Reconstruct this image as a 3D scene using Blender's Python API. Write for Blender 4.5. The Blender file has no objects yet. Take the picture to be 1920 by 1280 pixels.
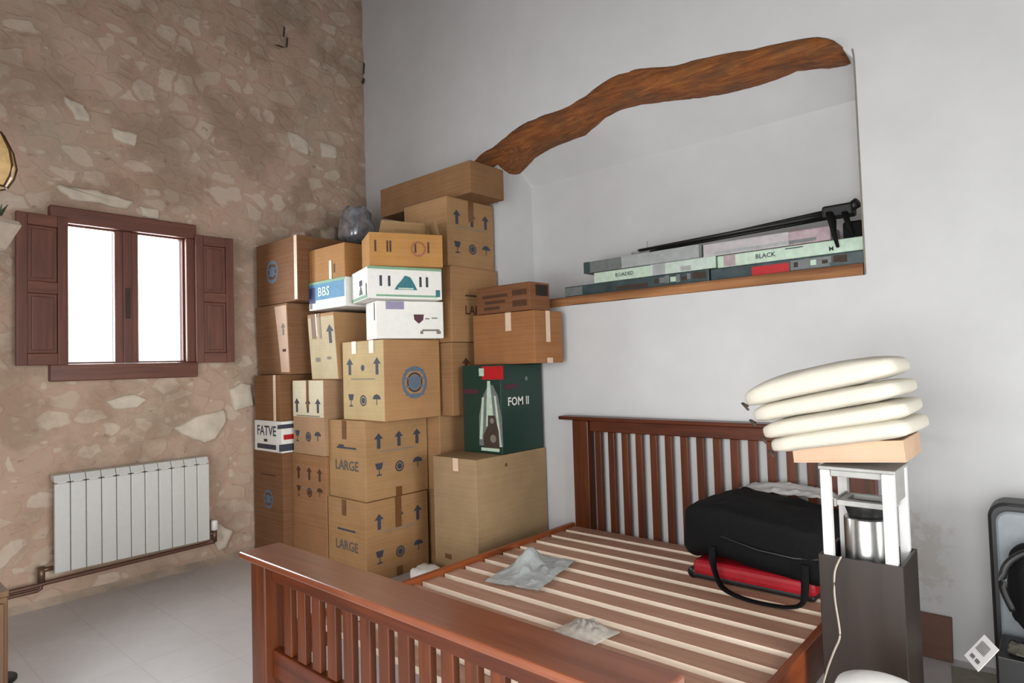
import bpy, bmesh, math, random
from mathutils import Vector, Matrix, noise
R = math.radians
random.seed(7)
sc = bpy.context.scene
col = sc.collection

# ------------------------------------------------------------ camera
YAW, PIT, ROL = R(41.4), R(2.1), R(-1.72)
f = Vector((-math.sin(YAW)*math.cos(PIT), math.cos(YAW)*math.cos(PIT), math.sin(PIT)))
r0 = Vector((math.cos(YAW), math.sin(YAW), 0)); u0 = r0.cross(f)
rr = math.cos(ROL)*r0 + math.sin(ROL)*u0
uu = -math.sin(ROL)*r0 + math.cos(ROL)*u0
cd = bpy.data.cameras.new('camera'); cam = bpy.data.objects.new('camera', cd); col.objects.link(cam)
cd.sensor_width = 36; cd.lens = 36*1180/1920; cd.clip_start = 0.05
cam.matrix_world = Matrix(((rr.x, uu.x, -f.x, 4.66), (rr.y, uu.y, -f.y, -3.37), (rr.z, uu.z, -f.z, 1.35), (0, 0, 0, 1)))
sc.camera = cam

# ------------------------------------------------------------ world, daylight and fill, exposure
w = bpy.data.worlds.new('World'); sc.world = w; w.use_nodes = True
bg = w.node_tree.nodes['Background']; bg.inputs[0].default_value = (0.93, 0.96, 1, 1); bg.inputs[1].default_value = 3.0
def area(name, loc, rot, sx, sy, power, color, spread=180):
    l = bpy.data.lights.new(name, 'AREA'); l.shape = 'RECTANGLE'; l.size = sx; l.size_y = sy
    l.energy = power; l.color = color; l.spread = R(spread)
    o = bpy.data.objects.new(name, l); col.objects.link(o); o.location = loc; o.rotation_euler = rot
    return o
# daylight through the small window in the stone wall; two added fill lamps, unseen, behind the camera and to its right
area('daylight_window', (-0.02, -1.935, 1.87), (0, R(-90), 0), 0.86, 0.66, 38, (0.93, 0.96, 1.0), 150)
area('fill_back', (4.3, -4.93, 1.25), (R(75), 0, 0), 2.8, 2.0, 78, (1.0, 0.99, 0.97), 130)
area('fill_side', (7.72, -2.9, 1.4), (0, R(67), 0), 1.7, 2.0, 80, (1.0, 0.99, 0.97), 95)
sc.view_settings.view_transform = 'Standard'; sc.view_settings.look = 'None'
sc.view_settings.exposure = 0.0; sc.view_settings.gamma = 1.0; sc.view_settings.use_curve_mapping = False
sc.cycles.use_denoising = True
sc.cycles.max_bounces = 10; sc.cycles.diffuse_bounces = 6

# ------------------------------------------------------------ materials
def lin(c):
    if isinstance(c, str):
        c = [int(c[i:i+2], 16) for i in (0, 2, 4)]
    v = [x/255 for x in c]
    return tuple((x/12.92 if x <= 0.04045 else ((x+0.055)/1.055)**2.4) for x in v) + (1,)
class NT:
    def __init__(s, name):
        s.m = bpy.data.materials.new(name); s.m.use_nodes = True; s.t = s.m.node_tree
        s.b = s.t.nodes['Principled BSDF']
    def n(s, typ, **kw):
        nd = s.t.nodes.new(typ)
        for k, v in kw.items():
            if k in nd.inputs: s.put(nd, k, v)
            else: setattr(nd, k, v)
        return nd
    def put(s, nd, k, v):
        if isinstance(v, bpy.types.NodeSocket): s.t.links.new(v, nd.inputs[k])
        else: nd.inputs[k].default_value = v
    def coords(s, scale=(1, 1, 1), loc=(0, 0, 0), gen=False):
        tc = s.n('ShaderNodeTexCoord'); mp = s.n('ShaderNodeMapping')
        s.t.links.new(tc.outputs['Generated' if gen else 'Object'], mp.inputs['Vector'])
        mp.inputs['Scale'].default_value = scale; mp.inputs['Location'].default_value = loc
        return mp.outputs[0]
    def noise(s, vec, scale, detail=4, rough=0.55, dist=0.0):
        nd = s.n('ShaderNodeTexNoise'); s.t.links.new(vec, nd.inputs['Vector'])
        nd.inputs['Scale'].default_value = scale; nd.inputs['Detail'].default_value = detail
        nd.inputs['Roughness'].default_value = rough; nd.inputs['Distortion'].default_value = dist
        return nd
    def ramp(s, fac, stops, interp='LINEAR'):
        nd = s.n('ShaderNodeValToRGB'); s.t.links.new(fac, nd.inputs[0]); cr = nd.color_ramp; cr.interpolation = interp
        while len(cr.elements) < len(stops): cr.elements.new(0.5)
        for e, (p, c) in zip(cr.elements, stops): e.position = p; e.color = c
        return nd.outputs[0]
    def mix(s, fac, a, b, mode='MIX'):
        nd = s.n('ShaderNodeMix', data_type='RGBA', blend_type=mode)
        for i, v in ((0, fac), (6, a), (7, b)):
            if isinstance(v, bpy.types.NodeSocket): s.t.links.new(v, nd.inputs[i])
            else: nd.inputs[i].default_value = v
        return nd.outputs[2]
    def math(s, op, a, b=0.0, clamp=False):
        nd = s.n('ShaderNodeMath', operation=op, use_clamp=clamp)
        for i, v in ((0, a), (1, b)):
            if isinstance(v, bpy.types.NodeSocket): s.t.links.new(v, nd.inputs[i])
            else: nd.inputs[i].default_value = v
        return nd.outputs[0]
    def bump(s, h, strength=0.2, dist=0.01):
        nd = s.n('ShaderNodeBump'); s.t.links.new(h, nd.inputs['Height'])
        nd.inputs['Strength'].default_value = strength; nd.inputs['Distance'].default_value = dist
        s.t.links.new(nd.outputs[0], s.b.inputs['Normal'])
    def col(s, v): s.put(s.b, 'Base Color', v); return s
    def rough(s, v): s.put(s.b, 'Roughness', v); return s
    def metal(s, v): s.b.inputs['Metallic'].default_value = v; return s
W1 = (1, 1, 1, 1); K1 = (0, 0, 0, 1)

def plain(name, c, rough=0.5, metal=0.0, var=0.08, scale=30, bump=0.0):
    t = NT(name); v = t.coords(); nz = t.noise(v, scale, 3)
    a = lin(c); lo = tuple(x*(1-var) for x in a[:3])+(1,); hi = tuple(min(1, x*(1+var)) for x in a[:3])+(1,)
    t.col(t.ramp(nz.outputs[0], [(0.3, lo), (0.7, hi)])); t.rough(rough); t.metal(metal)
    if bump: t.bump(nz.outputs[0], bump, 0.004)
    return t.m
def wood(name, dark, light, axis='x', rough=0.4, scale=1.0, coat=0.0):
    t = NT(name); sv = [16*scale]*3; sv['xyz'.index(axis)] = 1.1*scale
    v = t.coords(tuple(sv)); nz = t.noise(v, 1.6, 6, 0.6, 0.6); n2 = t.noise(t.coords((3, 3, 3)), 1.5, 2)
    c1 = t.ramp(nz.outputs[0], [(0.25, lin(dark)), (0.75, lin(light))])
    c2 = t.mix(t.math('MULTIPLY', n2.outputs[0], 0.35), c1, lin(dark))
    t.col(c2).rough(rough); t.bump(nz.outputs[0], 0.08, 0.002)
    if coat: t.b.inputs['Coat Weight'].default_value = coat; t.b.inputs['Coat Roughness'].default_value = 0.25
    return t.m
def cardboard(name, c, var=0.10):
    t = NT(name); a = tuple(x*k for x, k in zip(lin(c)[:3], (0.80, 0.82, 0.84)))+(1,)
    nz = t.noise(t.coords((1, 1, 1)), 5, 5, 0.6); st = t.noise(t.coords((2, 2, 120)), 1.0, 2)
    lo = tuple(x*(1-var) for x in a[:3])+(1,); hi = tuple(min(1, x*(1+var)) for x in a[:3])+(1,)
    c1 = t.ramp(nz.outputs[0], [(0.3, lo), (0.7, hi)])
    t.col(t.mix(0.018, c1, t.ramp(st.outputs[0], [(0.4, K1), (0.6, W1)]))).rough(0.72)
    t.b.inputs['Specular IOR Level'].default_value = 0.25
    t.bump(nz.outputs[0], 0.08, 0.006)
    return t.m
def stone_wall():
    t = NT('rubble_stone')
    base = t.coords((1, 1, 1.35)); wob = t.noise(base, 2.6, 3)
    vec = t.n('ShaderNodeVectorMath', operation='MULTIPLY_ADD')
    t.t.links.new(wob.outputs['Color'], vec.inputs[0]); vec.inputs[1].default_value = (0.24, 0.24, 0.24); t.t.links.new(base, vec.inputs[2])
    v = vec.outputs[0]
    ve = t.n('ShaderNodeTexVoronoi', feature='DISTANCE_TO_EDGE'); t.t.links.new(v, ve.inputs['Vector']); ve.inputs['Scale'].default_value = 7.0
    vc = t.n('ShaderNodeTexVoronoi', feature='F1'); t.t.links.new(v, vc.inputs['Vector']); vc.inputs['Scale'].default_value = 7.0
    sep = t.n('ShaderNodeSeparateColor'); t.t.links.new(vc.outputs['Color'], sep.inputs[0])
    fine = t.noise(base, 34, 6, 0.65); mid = t.noise(base, 6, 7, 0.68); big = t.noise(base, 1.1, 3)
    # how much mortar hides each stone: random per stone
    thr = t.math('MULTIPLY_ADD', sep.outputs[1], 0.13); t.t.nodes[-1].inputs[2].default_value = 0.02
    e = t.math('ADD', ve.outputs['Distance'], t.math('MULTIPLY', t.math('SUBTRACT', mid.outputs[0], 0.5), 0.16))
    mask = t.math('MULTIPLY', t.math('SUBTRACT', e, thr), 14.0, True)
    stonec = t.ramp(sep.outputs[0], [(0.0, lin('B3A08C')), (0.3, lin('BEAB97')), (0.55, lin('B59B87')), (0.75, lin('C4B4A1')), (0.92, lin('D6C9B8'))])
    stonec = t.mix(t.math('MULTIPLY', mid.outputs[0], 0.5), stonec, lin('A08C79'))
    mort = t.ramp(big.outputs[0], [(0.32, lin('B5A08F')), (0.5, lin('BC9F8D')), (0.68, lin('B1A290'))])
    mort = t.mix(t.math('MULTIPLY', fine.outputs[0], 0.30), mort, lin('8E7765'))
    c = t.mix(t.math('MULTIPLY', mask, 0.72), mort, stonec)
    # small pale chips and dark pits
    chip = t.n('ShaderNodeTexVoronoi', feature='F1'); t.t.links.new(v, chip.inputs['Vector']); chip.inputs['Scale'].default_value = 15
    cs = t.n('ShaderNodeSeparateColor'); t.t.links.new(chip.outputs['Color'], cs.inputs[0])
    cm = t.math('MULTIPLY', t.math('GREATER_THAN', cs.outputs[0], 0.86), t.math('LESS_THAN', chip.outputs['Distance'], 0.33))
    c = t.mix(t.math('MULTIPLY', cm, 0.5), c, lin('CDBFAE'))
    pit = t.math('MULTIPLY', t.math('LESS_THAN', t.noise(base, 11, 6, 0.7).outputs[0], 0.35), 0.55)
    c = t.mix(pit, c, lin('7E6857'))
    patch = t.noise(t.coords((1, 1, 1), (3, 5, 1)), 2.3, 6, 0.62)
    c = t.mix(t.ramp(patch.outputs[0], [(0.40, (0.5, 0.5, 0.5, 1)), (0.52, K1)]), c, lin('8A7462'))
    c = t.mix(t.ramp(patch.outputs[0], [(0.54, K1), (0.70, (0.45, 0.45, 0.45, 1))]), c, lin('C4A594'))
    t.col(c).rough(0.92); t.b.inputs['Specular IOR Level'].default_value = 0.15
    h = t.math('ADD', t.math('MULTIPLY', mask, 0.55), t.math('ADD', t.math('MULTIPLY', fine.outputs[0], 0.35), t.math('MULTIPLY', mid.outputs[0], 0.9)))
    t.bump(h, 0.4, 0.018)
    return t.m
def plaster():
    t = NT('white_plaster'); v = t.coords()
    nz = t.noise(v, 3, 5, 0.6); fn = t.noise(v, 60, 4)
    c = t.ramp(nz.outputs[0], [(0.3, lin('C6C7C7')), (0.7, lin('CDCECE'))])
    # flaking damp patch low on the wall, right of the bed
    mp = t.coords((5.5, 1, 2.9), (-4.135*5.5, 0, -0.42*2.9))
    ln = t.n('ShaderNodeVectorMath', operation='LENGTH'); t.t.links.new(mp, ln.inputs[0])
    blot = t.noise(t.coords((1, 1, 1)), 15, 5, 0.65)
    reach = t.math('SUBTRACT', 1.0, ln.outputs['Value'], True)
    m = t.math('MULTIPLY', t.math('SUBTRACT', t.math('ADD', t.math('MULTIPLY', reach, 0.42), blot.outputs[0]), 0.70), 9.0, True)
    m = t.math('MULTIPLY', m, t.math('GREATER_THAN', reach, 0.01))
    c = t.mix(t.math('MULTIPLY', m, 0.55), c, lin('B5AFA6'))
    t.col(c).rough(0.85); t.b.inputs['Specular IOR Level'].default_value = 0.2
    t.bump(t.math('ADD', t.math('MULTIPLY', nz.outputs[0], 1.0), t.math('MULTIPLY', fn.outputs[0], 0.08)), 0.25, 0.012)
    return t.m
def floor_mat():
    t = NT('pale_tile_floor'); v = t.coords()
    br = t.n('ShaderNodeTexBrick'); t.t.links.new(v, br.inputs['Vector'])
    br.offset = 0.0; br.inputs['Scale'].default_value = 1.0; br.inputs['Brick Width'].default_value = 0.33; br.inputs['Row Height'].default_value = 0.33
    br.inputs['Mortar Size'].default_value = 0.004; br.inputs['Mortar Smooth'].default_value = 0.4
    br.inputs['Color1'].default_value = lin('D0CFD1'); br.inputs['Color2'].default_value = lin('CDCCCE'); br.inputs['Mortar'].default_value = lin('C2BFBE')
    nz = t.noise(v, 7, 6, 0.65); n2 = t.noise(v, 40, 3)
    c = t.mix(t.math('MULTIPLY', nz.outputs[0], 0.55), br.outputs['Color'], lin('B7B2AE'))
    c = t.mix(t.math('MULTIPLY', n2.outputs[0], 0.2), c, lin('CFCAC6'))
    t.col(c); t.rough(t.ramp(nz.outputs[0], [(0.3, (0.34, 0.34, 0.34, 1)), (0.7, (0.5, 0.5, 0.5, 1))]))
    t.bump(nz.outputs[0], 0.12, 0.004)
    return t.m
def bark():
    t = NT('gnarled_beam_wood'); v = t.coords((1.6, 14, 14)); nz = t.noise(v, 2.0, 7, 0.7, 1.2); b2 = t.noise(t.coords((2.4, 4, 4)), 2.2, 5, 0.6)
    c = t.ramp(nz.outputs[0], [(0.28, lin('4A2812')), (0.5, lin('8A4F22')), (0.72, lin('AE7236'))])
    c = t.mix(t.ramp(b2.outputs[0], [(0.45, K1), (0.68, (0.65, 0.65, 0.65, 1))]), c, lin('5E452F'))
    t.col(c).rough(0.8); t.bump(nz.outputs[0], 0.8, 0.02)
    return t.m
def clear_plastic(name, c, alpha):
    t = NT(name); nz = t.noise(t.coords(), 25, 4)
    t.col(t.ramp(nz.outputs[0], [(0.3, lin(c)), (0.7, tuple(min(1, x*1.25) for x in lin(c)[:3])+(1,))])).rough(0.22)
    t.b.inputs['Alpha'].default_value = alpha; t.bump(nz.outputs[0], 0.5, 0.01)
    return t.m
def glass():
    t = NT('window_glass'); tr = t.n('ShaderNodeBsdfTransparent'); gl = t.n('ShaderNodeBsdfGlossy'); gl.inputs['Roughness'].default_value = 0.02
    mx = t.n('ShaderNodeMixShader'); mx.inputs[0].default_value = 0.06
    t.t.links.new(tr.outputs[0], mx.inputs[1]); t.t.links.new(gl.outputs[0], mx.inputs[2])
    t.t.links.new(mx.outputs[0], t.t.nodes['Material Output'].inputs['Surface'])
    return t.m

M = {}
M['stone'] = stone_wall(); M['pale_stone'] = plain('pale_stone', 'C6BBAA', 0.9, var=0.16, scale=9, bump=0.5)
M['plaster'] = plaster(); M['floor'] = floor_mat(); M['bark'] = bark(); M['glass'] = glass()
M['mortar'] = plain('mortar_skirt', 'A09080', 0.95, var=0.2, scale=8, bump=0.6)
M['ceil'] = wood('dark_ceiling_boards', '4A3526', '6B5038', 'x', 0.8, 0.3)
M['crack'] = plain('dark_gap', '40342B', 0.9)
M['shut'] = wood('dark_window_wood', '4A2A20', '7A4838', 'z', 0.45)
M['shuth'] = wood('dark_window_wood_rail', '4E2C22', '7F4D3B', 'y', 0.45)
M['bedx'] = wood('stained_pine_across', '321204', '6C2F0F', 'x', 0.38, coat=0.12)
M['bedy'] = wood('stained_pine_along', '6E3012', '9A5024', 'y', 0.38, coat=0.12)
M['bedz'] = wood('stained_pine_upright', '351404', '6F3512', 'z', 0.38, coat=0.12)
M['bedcap'] = wood('stained_pine_cap', '63301C', '8C5338', 'x', 0.28, coat=0.4)
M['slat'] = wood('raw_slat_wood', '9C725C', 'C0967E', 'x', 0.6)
M['slatlit'] = wood('lit_slat_edge', 'EFD9C0', 'FBEEDC', 'x', 0.6)  # front edges coloured paler for the light that falls on them
M['white'] = plain('white_enamel', 'DCDCDA', 0.35, var=0.02)
M['radw'] = plain('radiator_enamel', 'C4C5C2', 0.4, var=0.02)
M['darkseam'] = plain('dark_seam', '5F5E5B', 0.7)
M['pipe'] = plain('copper_brown_pipe', '5A3A2B', 0.45, var=0.15)
M['brass'] = plain('dull_brass', '6E5747', 0.4, 0.6)
M['steel'] = plain('brushed_steel', 'B4B4B2', 0.28, 1.0, var=0.05, scale=60)
M['grey'] = plain('grey_plastic', '9A9A96', 0.45)
M['black'] = plain('black_plastic', '141414', 0.45, var=0.1)
M['blackfab'] = plain('black_fabric', '0B0C0D', 0.75, var=0.25, scale=60, bump=0.3)
M['blackfab'].node_tree.nodes['Principled BSDF'].inputs['Specular IOR Level'].default_value = 0.2
M['red'] = plain('red_fabric', '9E0A1C', 0.55, var=0.12)
M['cream'] = plain('cream_cushion_fabric', 'C9C4B6', 0.85, var=0.03, scale=50, bump=0.15)
M['ink'] = plain('dark_blue_ink', '373B47', 0.7, var=0.1)
M['inkl'] = plain('faded_ink', '57534C', 0.7)
M['inkb'] = plain('brown_ink', '4A2D17', 0.7, var=0.1)
M['inkblue'] = plain('blue_print', '5B6B7B', 0.7, var=0.12, scale=40)
M['inkgrey'] = plain('grey_print', '7A7468', 0.7, var=0.12, scale=40)
M['tape'] = plain('brown_tape', '6E4A2B', 0.35, var=0.05)
M['ptape'] = plain('pale_tape', 'D9BDA4', 0.4, var=0.05)
M['cable'] = plain('pale_grey_cable', 'A89C90', 0.5)
M['cw'] = plain('white_card', 'E2E2DC', 0.6, var=0.03)
M['green'] = plain('leaf_green_print', '79A384', 0.6)
M['teal'] = plain('teal_print', '2F6F78', 0.6)
M['bbox'] = plain('blue_label', '3F7FA6', 0.6, var=0.12)
M['navy'] = plain('navy_print', '2A3566', 0.6)
M['dgreen'] = plain('dark_green_card', '15352C', 0.4, var=0.1)
M['redp'] = plain('red_print', 'B0141C', 0.5)
M['mint'] = plain('mint_card', 'B9CFBC', 0.5, var=0.1)
M['pink'] = plain('pink_grey_card', 'A9959A', 0.4, var=0.15)
M['slate'] = plain('slate_grey_card', '6C7271', 0.4, var=0.15)
M['dslate'] = plain('dark_slate_card', '39474a', 0.4, var=0.3, scale=18)
M['plum'] = plain('plum_print', '4A2030', 0.6)
M['lav'] = plain('lavender_grey_print', '8A86A0', 0.6)
M['film'] = clear_plastic('shrink_film', 'DDE2E2', 0.35)
M['bagp'] = clear_plastic('grey_plastic_bag', 'D0D6D6', 0.95)
M['bagc'] = clear_plastic('clear_plastic_bag', 'D6D2CA', 0.72)
M['foil'] = plain('silver_grey_wrap', 'A4A8B0', 0.25, 0.6, var=0.5, scale=14, bump=0.5)
M['rag'] = plain('beige_cloth', '9B8D7B', 0.95, var=0.2, scale=20, bump=0.4)
M['dkwood'] = wood('near_black_wood', '1B130E', '31251C', 'z', 0.45)
M['board'] = wood('brown_board', '58392A', '6E4A38', 'x', 0.6)
M['amber'] = plain('amber_paper_shade', 'D9B57C', 0.5, var=0.15)
M['leaf'] = plain('dark_green_leaf', '3A4636', 0.5)
M['clay'] = plain('beige_clay', 'A99B8C', 0.7)
M['oldwood'] = wood('old_brown_wood', '53381F', '7A5A38', 'z', 0.6)
M['paper'] = plain('white_paper', 'E6E4E2', 0.7, var=0.03)
M['shell'] = plain('grey_shell', '7C8388', 0.35, var=0.06)
M['flatcard'] = plain('flat_grey_card', '8D8A7C', 0.8, var=0.12)
M['barcode'] = plain('barcode_grey', '6E6E6C', 0.7)
CB = {}
def cbd(hexc):
    if hexc not in CB: CB[hexc] = cardboard('cardboard_'+hexc, hexc)
    return CB[hexc]

# ------------------------------------------------------------ mesh helpers
class MB:
    def __init__(s): s.bm = bmesh.new()
    def merge(s, tmp, mat=0, smooth=False, T=None):
        if T is not None: bmesh.ops.transform(tmp, matrix=T, verts=tmp.verts)
        for fc in tmp.faces:
            fc.material_index = mat if mat is not None else fc.material_index; fc.smooth = smooth
        me = bpy.data.meshes.new('t'); tmp.to_mesh(me); tmp.free(); s.bm.from_mesh(me); bpy.data.meshes.remove(me)
        return s
    def box(s, x0, x1, y0, y1, z0, z1, bev=0.0, mat=0, T=None, seg=2, smooth=False):
        t = bmesh.new(); bmesh.ops.create_cube(t, size=1)
        for v in t.verts:
            v.co = ((x0+x1)/2+v.co.x*(x1-x0), (y0+y1)/2+v.co.y*(y1-y0), (z0+z1)/2+v.co.z*(z1-z0))
        if bev: bmesh.ops.bevel(t, geom=t.edges[:], offset=bev, segments=seg, affect='EDGES', profile=0.5)
        return s.merge(t, mat, smooth, T)
    def tube(s, pts, rad, seg=10, mat=0, flat=None, cap=True, curve=False):
        pts = [Vector(p) for p in pts]; t = bmesh.new(); rings = []
        if curve:
            q = []
            for i in range(len(pts)-1):
                a, b_, c, d = pts[max(i-1, 0)], pts[i], pts[i+1], pts[min(i+2, len(pts)-1)]
                for k in range(5):
                    u = k/5; q.append(0.5*((2*b_)+(c-a)*u+(2*a-5*b_+4*c-d)*u*u+(3*b_-a-3*c+d)*u**3))
            pts = q+[pts[-1]]
        rads = rad if isinstance(rad, (list, tuple)) else [rad]*len(pts)
        up = Vector((0, 0, 1))
        for i, p in enumerate(pts):
            d = (pts[min(i+1, len(pts)-1)]-pts[max(i-1, 0)]).normalized()
            a = d.cross(up)
            if a.length < 0.05: a = d.cross(Vector((1, 0, 0)))
            a.normalize(); b = a.cross(d).normalized()
            fa = flat if flat else 1.0
            rings.append([t.verts.new(p+rads[i]*(math.cos(k*2*math.pi/seg)*a+fa*math.sin(k*2*math.pi/seg)*b)) for k in range(seg)])
        for i in range(len(rings)-1):
            for k in range(seg):
                t.faces.new((rings[i][k], rings[i][(k+1) % seg], rings[i+1][(k+1) % seg], rings[i+1][k]))
        if cap: t.faces.new(rings[0][::-1]); t.faces.new(rings[-1])
        bmesh.ops.recalc_face_normals(t, faces=t.faces[:])
        return s.merge(t, mat, True)
    def lathe(s, prof, cx, cy, seg=28, mat=0, capb=True, capt=True, smooth=True, T=None):
        t = bmesh.new(); rings = []
        for (r_, z) in prof: rings.append([t.verts.new((cx+r_*math.cos(k*2*math.pi/seg), cy+r_*math.sin(k*2*math.pi/seg), z)) for k in range(seg)])
        for i in range(len(rings)-1):
            for k in range(seg): t.faces.new((rings[i][k], rings[i][(k+1) % seg], rings[i+1][(k+1) % seg], rings[i+1][k]))
        if capb: t.faces.new(rings[0][::-1])
        if capt: t.faces.new(rings[-1])
        bmesh.ops.recalc_face_normals(t, faces=t.faces[:])
        return s.merge(t, mat, smooth, T)
    def poly(s, pts, mat=0, smooth=False):
        fc = s.bm.faces.new([s.bm.verts.new(p) for p in pts]); fc.material_index = mat; fc.smooth = smooth; return s
    def prism(s, pts, d, mat=0, smooth=False, bev=0):
        """closed polygon pts (3-D) extruded by vector d"""
        t = bmesh.new(); d = Vector(d); a = [t.verts.new(p) for p in pts]; b = [t.verts.new(Vector(p)+d) for p in pts]
        t.faces.new(a); t.faces.new(b[::-1]); n = len(a)
        for i in range(n): t.faces.new((a[i], b[i], b[(i+1) % n], a[(i+1) % n]))
        bmesh.ops.recalc_face_normals(t, faces=t.faces[:])
        if bev: bmesh.ops.bevel(t, geom=t.edges[:], offset=bev, segments=2, affect='EDGES', profile=0.5)
        return s.merge(t, mat, smooth)
    def blob(s, c, h, e1=0.5, e2=0.5, nu=40, nv=20, amp=0.0, fr=6, mat=0, T=None, seed=0, fn=None):
        t = bmesh.new(); rings = []
        sg = lambda x, p: math.copysign(abs(x)**p, x)
        for j in range(nv+1):
            th = -math.pi/2+math.pi*j/nv
            row = []
            for i in range(nu):
                ph = 2*math.pi*i/nu
                p = Vector((h[0]*sg(math.cos(th), e1)*sg(math.cos(ph), e2), h[1]*sg(math.cos(th), e1)*sg(math.sin(ph), e2), h[2]*sg(math.sin(th), e1)))
                if fn: p = fn(p)
                if amp:
                    q = Vector((p.x*fr+seed*3.1, p.y*fr, p.z*fr)); p = p+p.normalized()*amp*noise.noise(q) + Vector((0, 0, amp*0.6*noise.noise(q*2.1)))
                row.append(t.verts.new(p+Vector(c)))
            rings.append(row)
        for j in range(nv):
            for i in range(nu): t.faces.new((rings[j][i], rings[j][(i+1) % nu], rings[j+1][(i+1) % nu], rings[j+1][i]))
        bmesh.ops.remove_doubles(t, verts=t.verts[:], dist=1e-5)
        bmesh.ops.recalc_face_normals(t, faces=t.faces[:])
        return s.merge(t, mat, True, T)
    def text(s, string, size, F, mat=0, sx=1.0, d=0.0012):
        cu = bpy.data.curves.new('t', 'FONT'); cu.body = string; cu.size = size; cu.align_x = 'CENTER'; cu.align_y = 'CENTER'; cu.resolution_u = 2; cu.offset = size*0.018
        o = bpy.data.objects.new('t', cu); col.objects.link(o)
        me = bpy.data.meshes.new_from_object(o.evaluated_get(bpy.context.evaluated_depsgraph_get()))
        bpy.data.objects.remove(o); bpy.data.curves.remove(cu)
        t = bmesh.new(); t.from_mesh(me); bpy.data.meshes.remove(me)
        for v in t.verts: v.co = F(v.co.x*sx, v.co.y, d)
        return s.merge(t, mat)
    def build(s, name, mats, parent=None):
        me = bpy.data.meshes.new(name); s.bm.normal_update(); s.bm.to_mesh(me); s.bm.free()
        for m in (mats if isinstance(mats, (list, tuple)) else [mats]): me.materials.append(m)
        o = bpy.data.objects.new(name, me); col.objects.link(o)
        if parent is not None: o.parent = parent
        return o
def tag(o, label=None, cat=None, group=None, kind=None):
    if label: o['label'] = label
    if cat: o['category'] = cat
    if group: o['group'] = group
    if kind: o['kind'] = kind
    return o
def thing(name, label, cat, loc=(0, 0, 0), rz=0.0, group=None, kind=None):
    o = bpy.data.objects.new(name, None); o.empty_display_size = 0.1; col.objects.link(o)
    o.location = loc; o.rotation_euler = (0, 0, rz)
    return tag(o, label, cat, group, kind)

# ------------------------------------------------------------ the room
XR, YB, ZC = 7.8, -5.0, 5.0
tag(MB().box(-0.3, XR, YB, 0.5, -0.1, 0.0).build('floor', M['floor']), 'pale grey tiled floor', kind='structure')
tag(MB().box(-0.5, XR, YB, 0.6, ZC, ZC+0.1).build('ceiling', M['ceil']), 'ceiling above the room', kind='structure')
# left wall of rubble stone with the window opening
wy0, wy1, wz0, wz1 = -2.30, -1.565, 1.40, 2.345
b = MB(); bm = b.bm
def wallx(y, z):
    if abs(y-(wy0+wy1)/2) < 0.55 and abs(z-(wz0+wz1)/2) < 0.68: k = 0.25
    else: k = 1.0
    p = Vector((0.0, y, z))
    d = 0.016*noise.noise(p*3.0)+0.010*noise.noise(p*8.0)
    if z < 0.09 and y < -1.2: d += 0.07*(1-z/0.09)**1.3
    return -0.012+k*d
ys = [YB+i*0.05 for i in range(int((0-YB)/0.05))]+[0.02]
zs = [0, 0.02, 0.04, 0.065, 0.09]+[0.14+i*0.05 for i in range(int((ZC-0.14)/0.05)+1)]+[ZC]
def snap(a, vals):
    for v in vals:
        i = min(range(len(a)), key=lambda k: abs(a[k]-v)); a[i] = v
snap(ys, (wy0, wy1)); snap(zs, (wz0, wz1))
V = [[bm.verts.new((wallx(y, z), y, z)) for z in zs] for y in ys]
for i in range(len(ys)-1):
    for j in range(len(zs)-1):
        ym, zm = (ys[i]+ys[i+1])/2, (zs[j]+zs[j+1])/2
        if wy0 < ym < wy1 and wz0 < zm < wz1: continue
        fc = bm.faces.new((V[i][j], V[i+1][j], V[i+1][j+1], V[i][j+1])); fc.smooth = True
        fc.material_index = 2 if zm < 0.05 else 0
# reveal of the opening
for (a, c) in (((wy0, wz0), (wy1, wz0)), ((wy1, wz0), (wy1, wz1)), ((wy1, wz1), (wy0, wz1)), ((wy0, wz1), (wy0, wz0))):
    b.poly([(-0.008, a[0], a[1]), (-0.008, c[0], c[1]), (-0.10, c[0], c[1]), (-0.10, a[0], a[1])], 0)
# larger pale stones showing in the mortar
def big_stone(pts, th=0.022):
    cy = sum(p[0] for p in pts)/len(pts); cz = sum(p[1] for p in pts)/len(pts)
    t = bmesh.new(); n = len(pts); ring = []
    dense = []
    for i in range(n):
        a, c = Vector(pts[i]), Vector(pts[(i+1) % n])
        for k in range(6):
            p = a.lerp(c, k/6); q = noise.noise(Vector((p.x*14, p.y*14, 0)))*0.016
            dense.append(Vector((p.x+q, p.y+q*0.8)))
    prev = None
    for s_, x in ((1.04, -0.02), (1.0, 0.55*th), (0.90, 0.9*th), (0.5, th*1.05), (0.02, th)):
        row = [t.verts.new((x+0.012*noise.noise(Vector((0, p.x, p.y))*3), cy+(p.x-cy)*s_, cz+(p.y-cz)*s_)) for p in dense]
        if prev:
            for i in range(len(row)): t.faces.new((prev[i], prev[(i+1) % len(row)], row[(i+1) % len(row)], row[i]))
        prev = row
    t.faces.new(prev)
    bmesh.ops.recalc_face_normals(t, faces=t.faces[:])
    b.merge(t, 1, True)
big_stone([(-1.642, 0.98), (-1.50, 1.05), (-1.302, 1.086), (-1.296, 0.99), (-1.37, 0.88), (-1.45, 0.855), (-1.58, 0.93)])
big_stone([(-1.261, 1.229), (-1.18, 1.27), (-1.099, 1.261), (-1.08, 1.10), (-1.224, 1.068)])
big_stone([(-1.44, 0.24), (-1.36, 0.27), (-1.256, 0.19), (-1.30, 0.09), (-1.36, 0.075)])
big_stone([(-2.313, 2.55), (-2.1, 2.555), (-1.89, 2.52), (-1.93, 2.465), (-2.25, 2.47)], 0.012)
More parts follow.
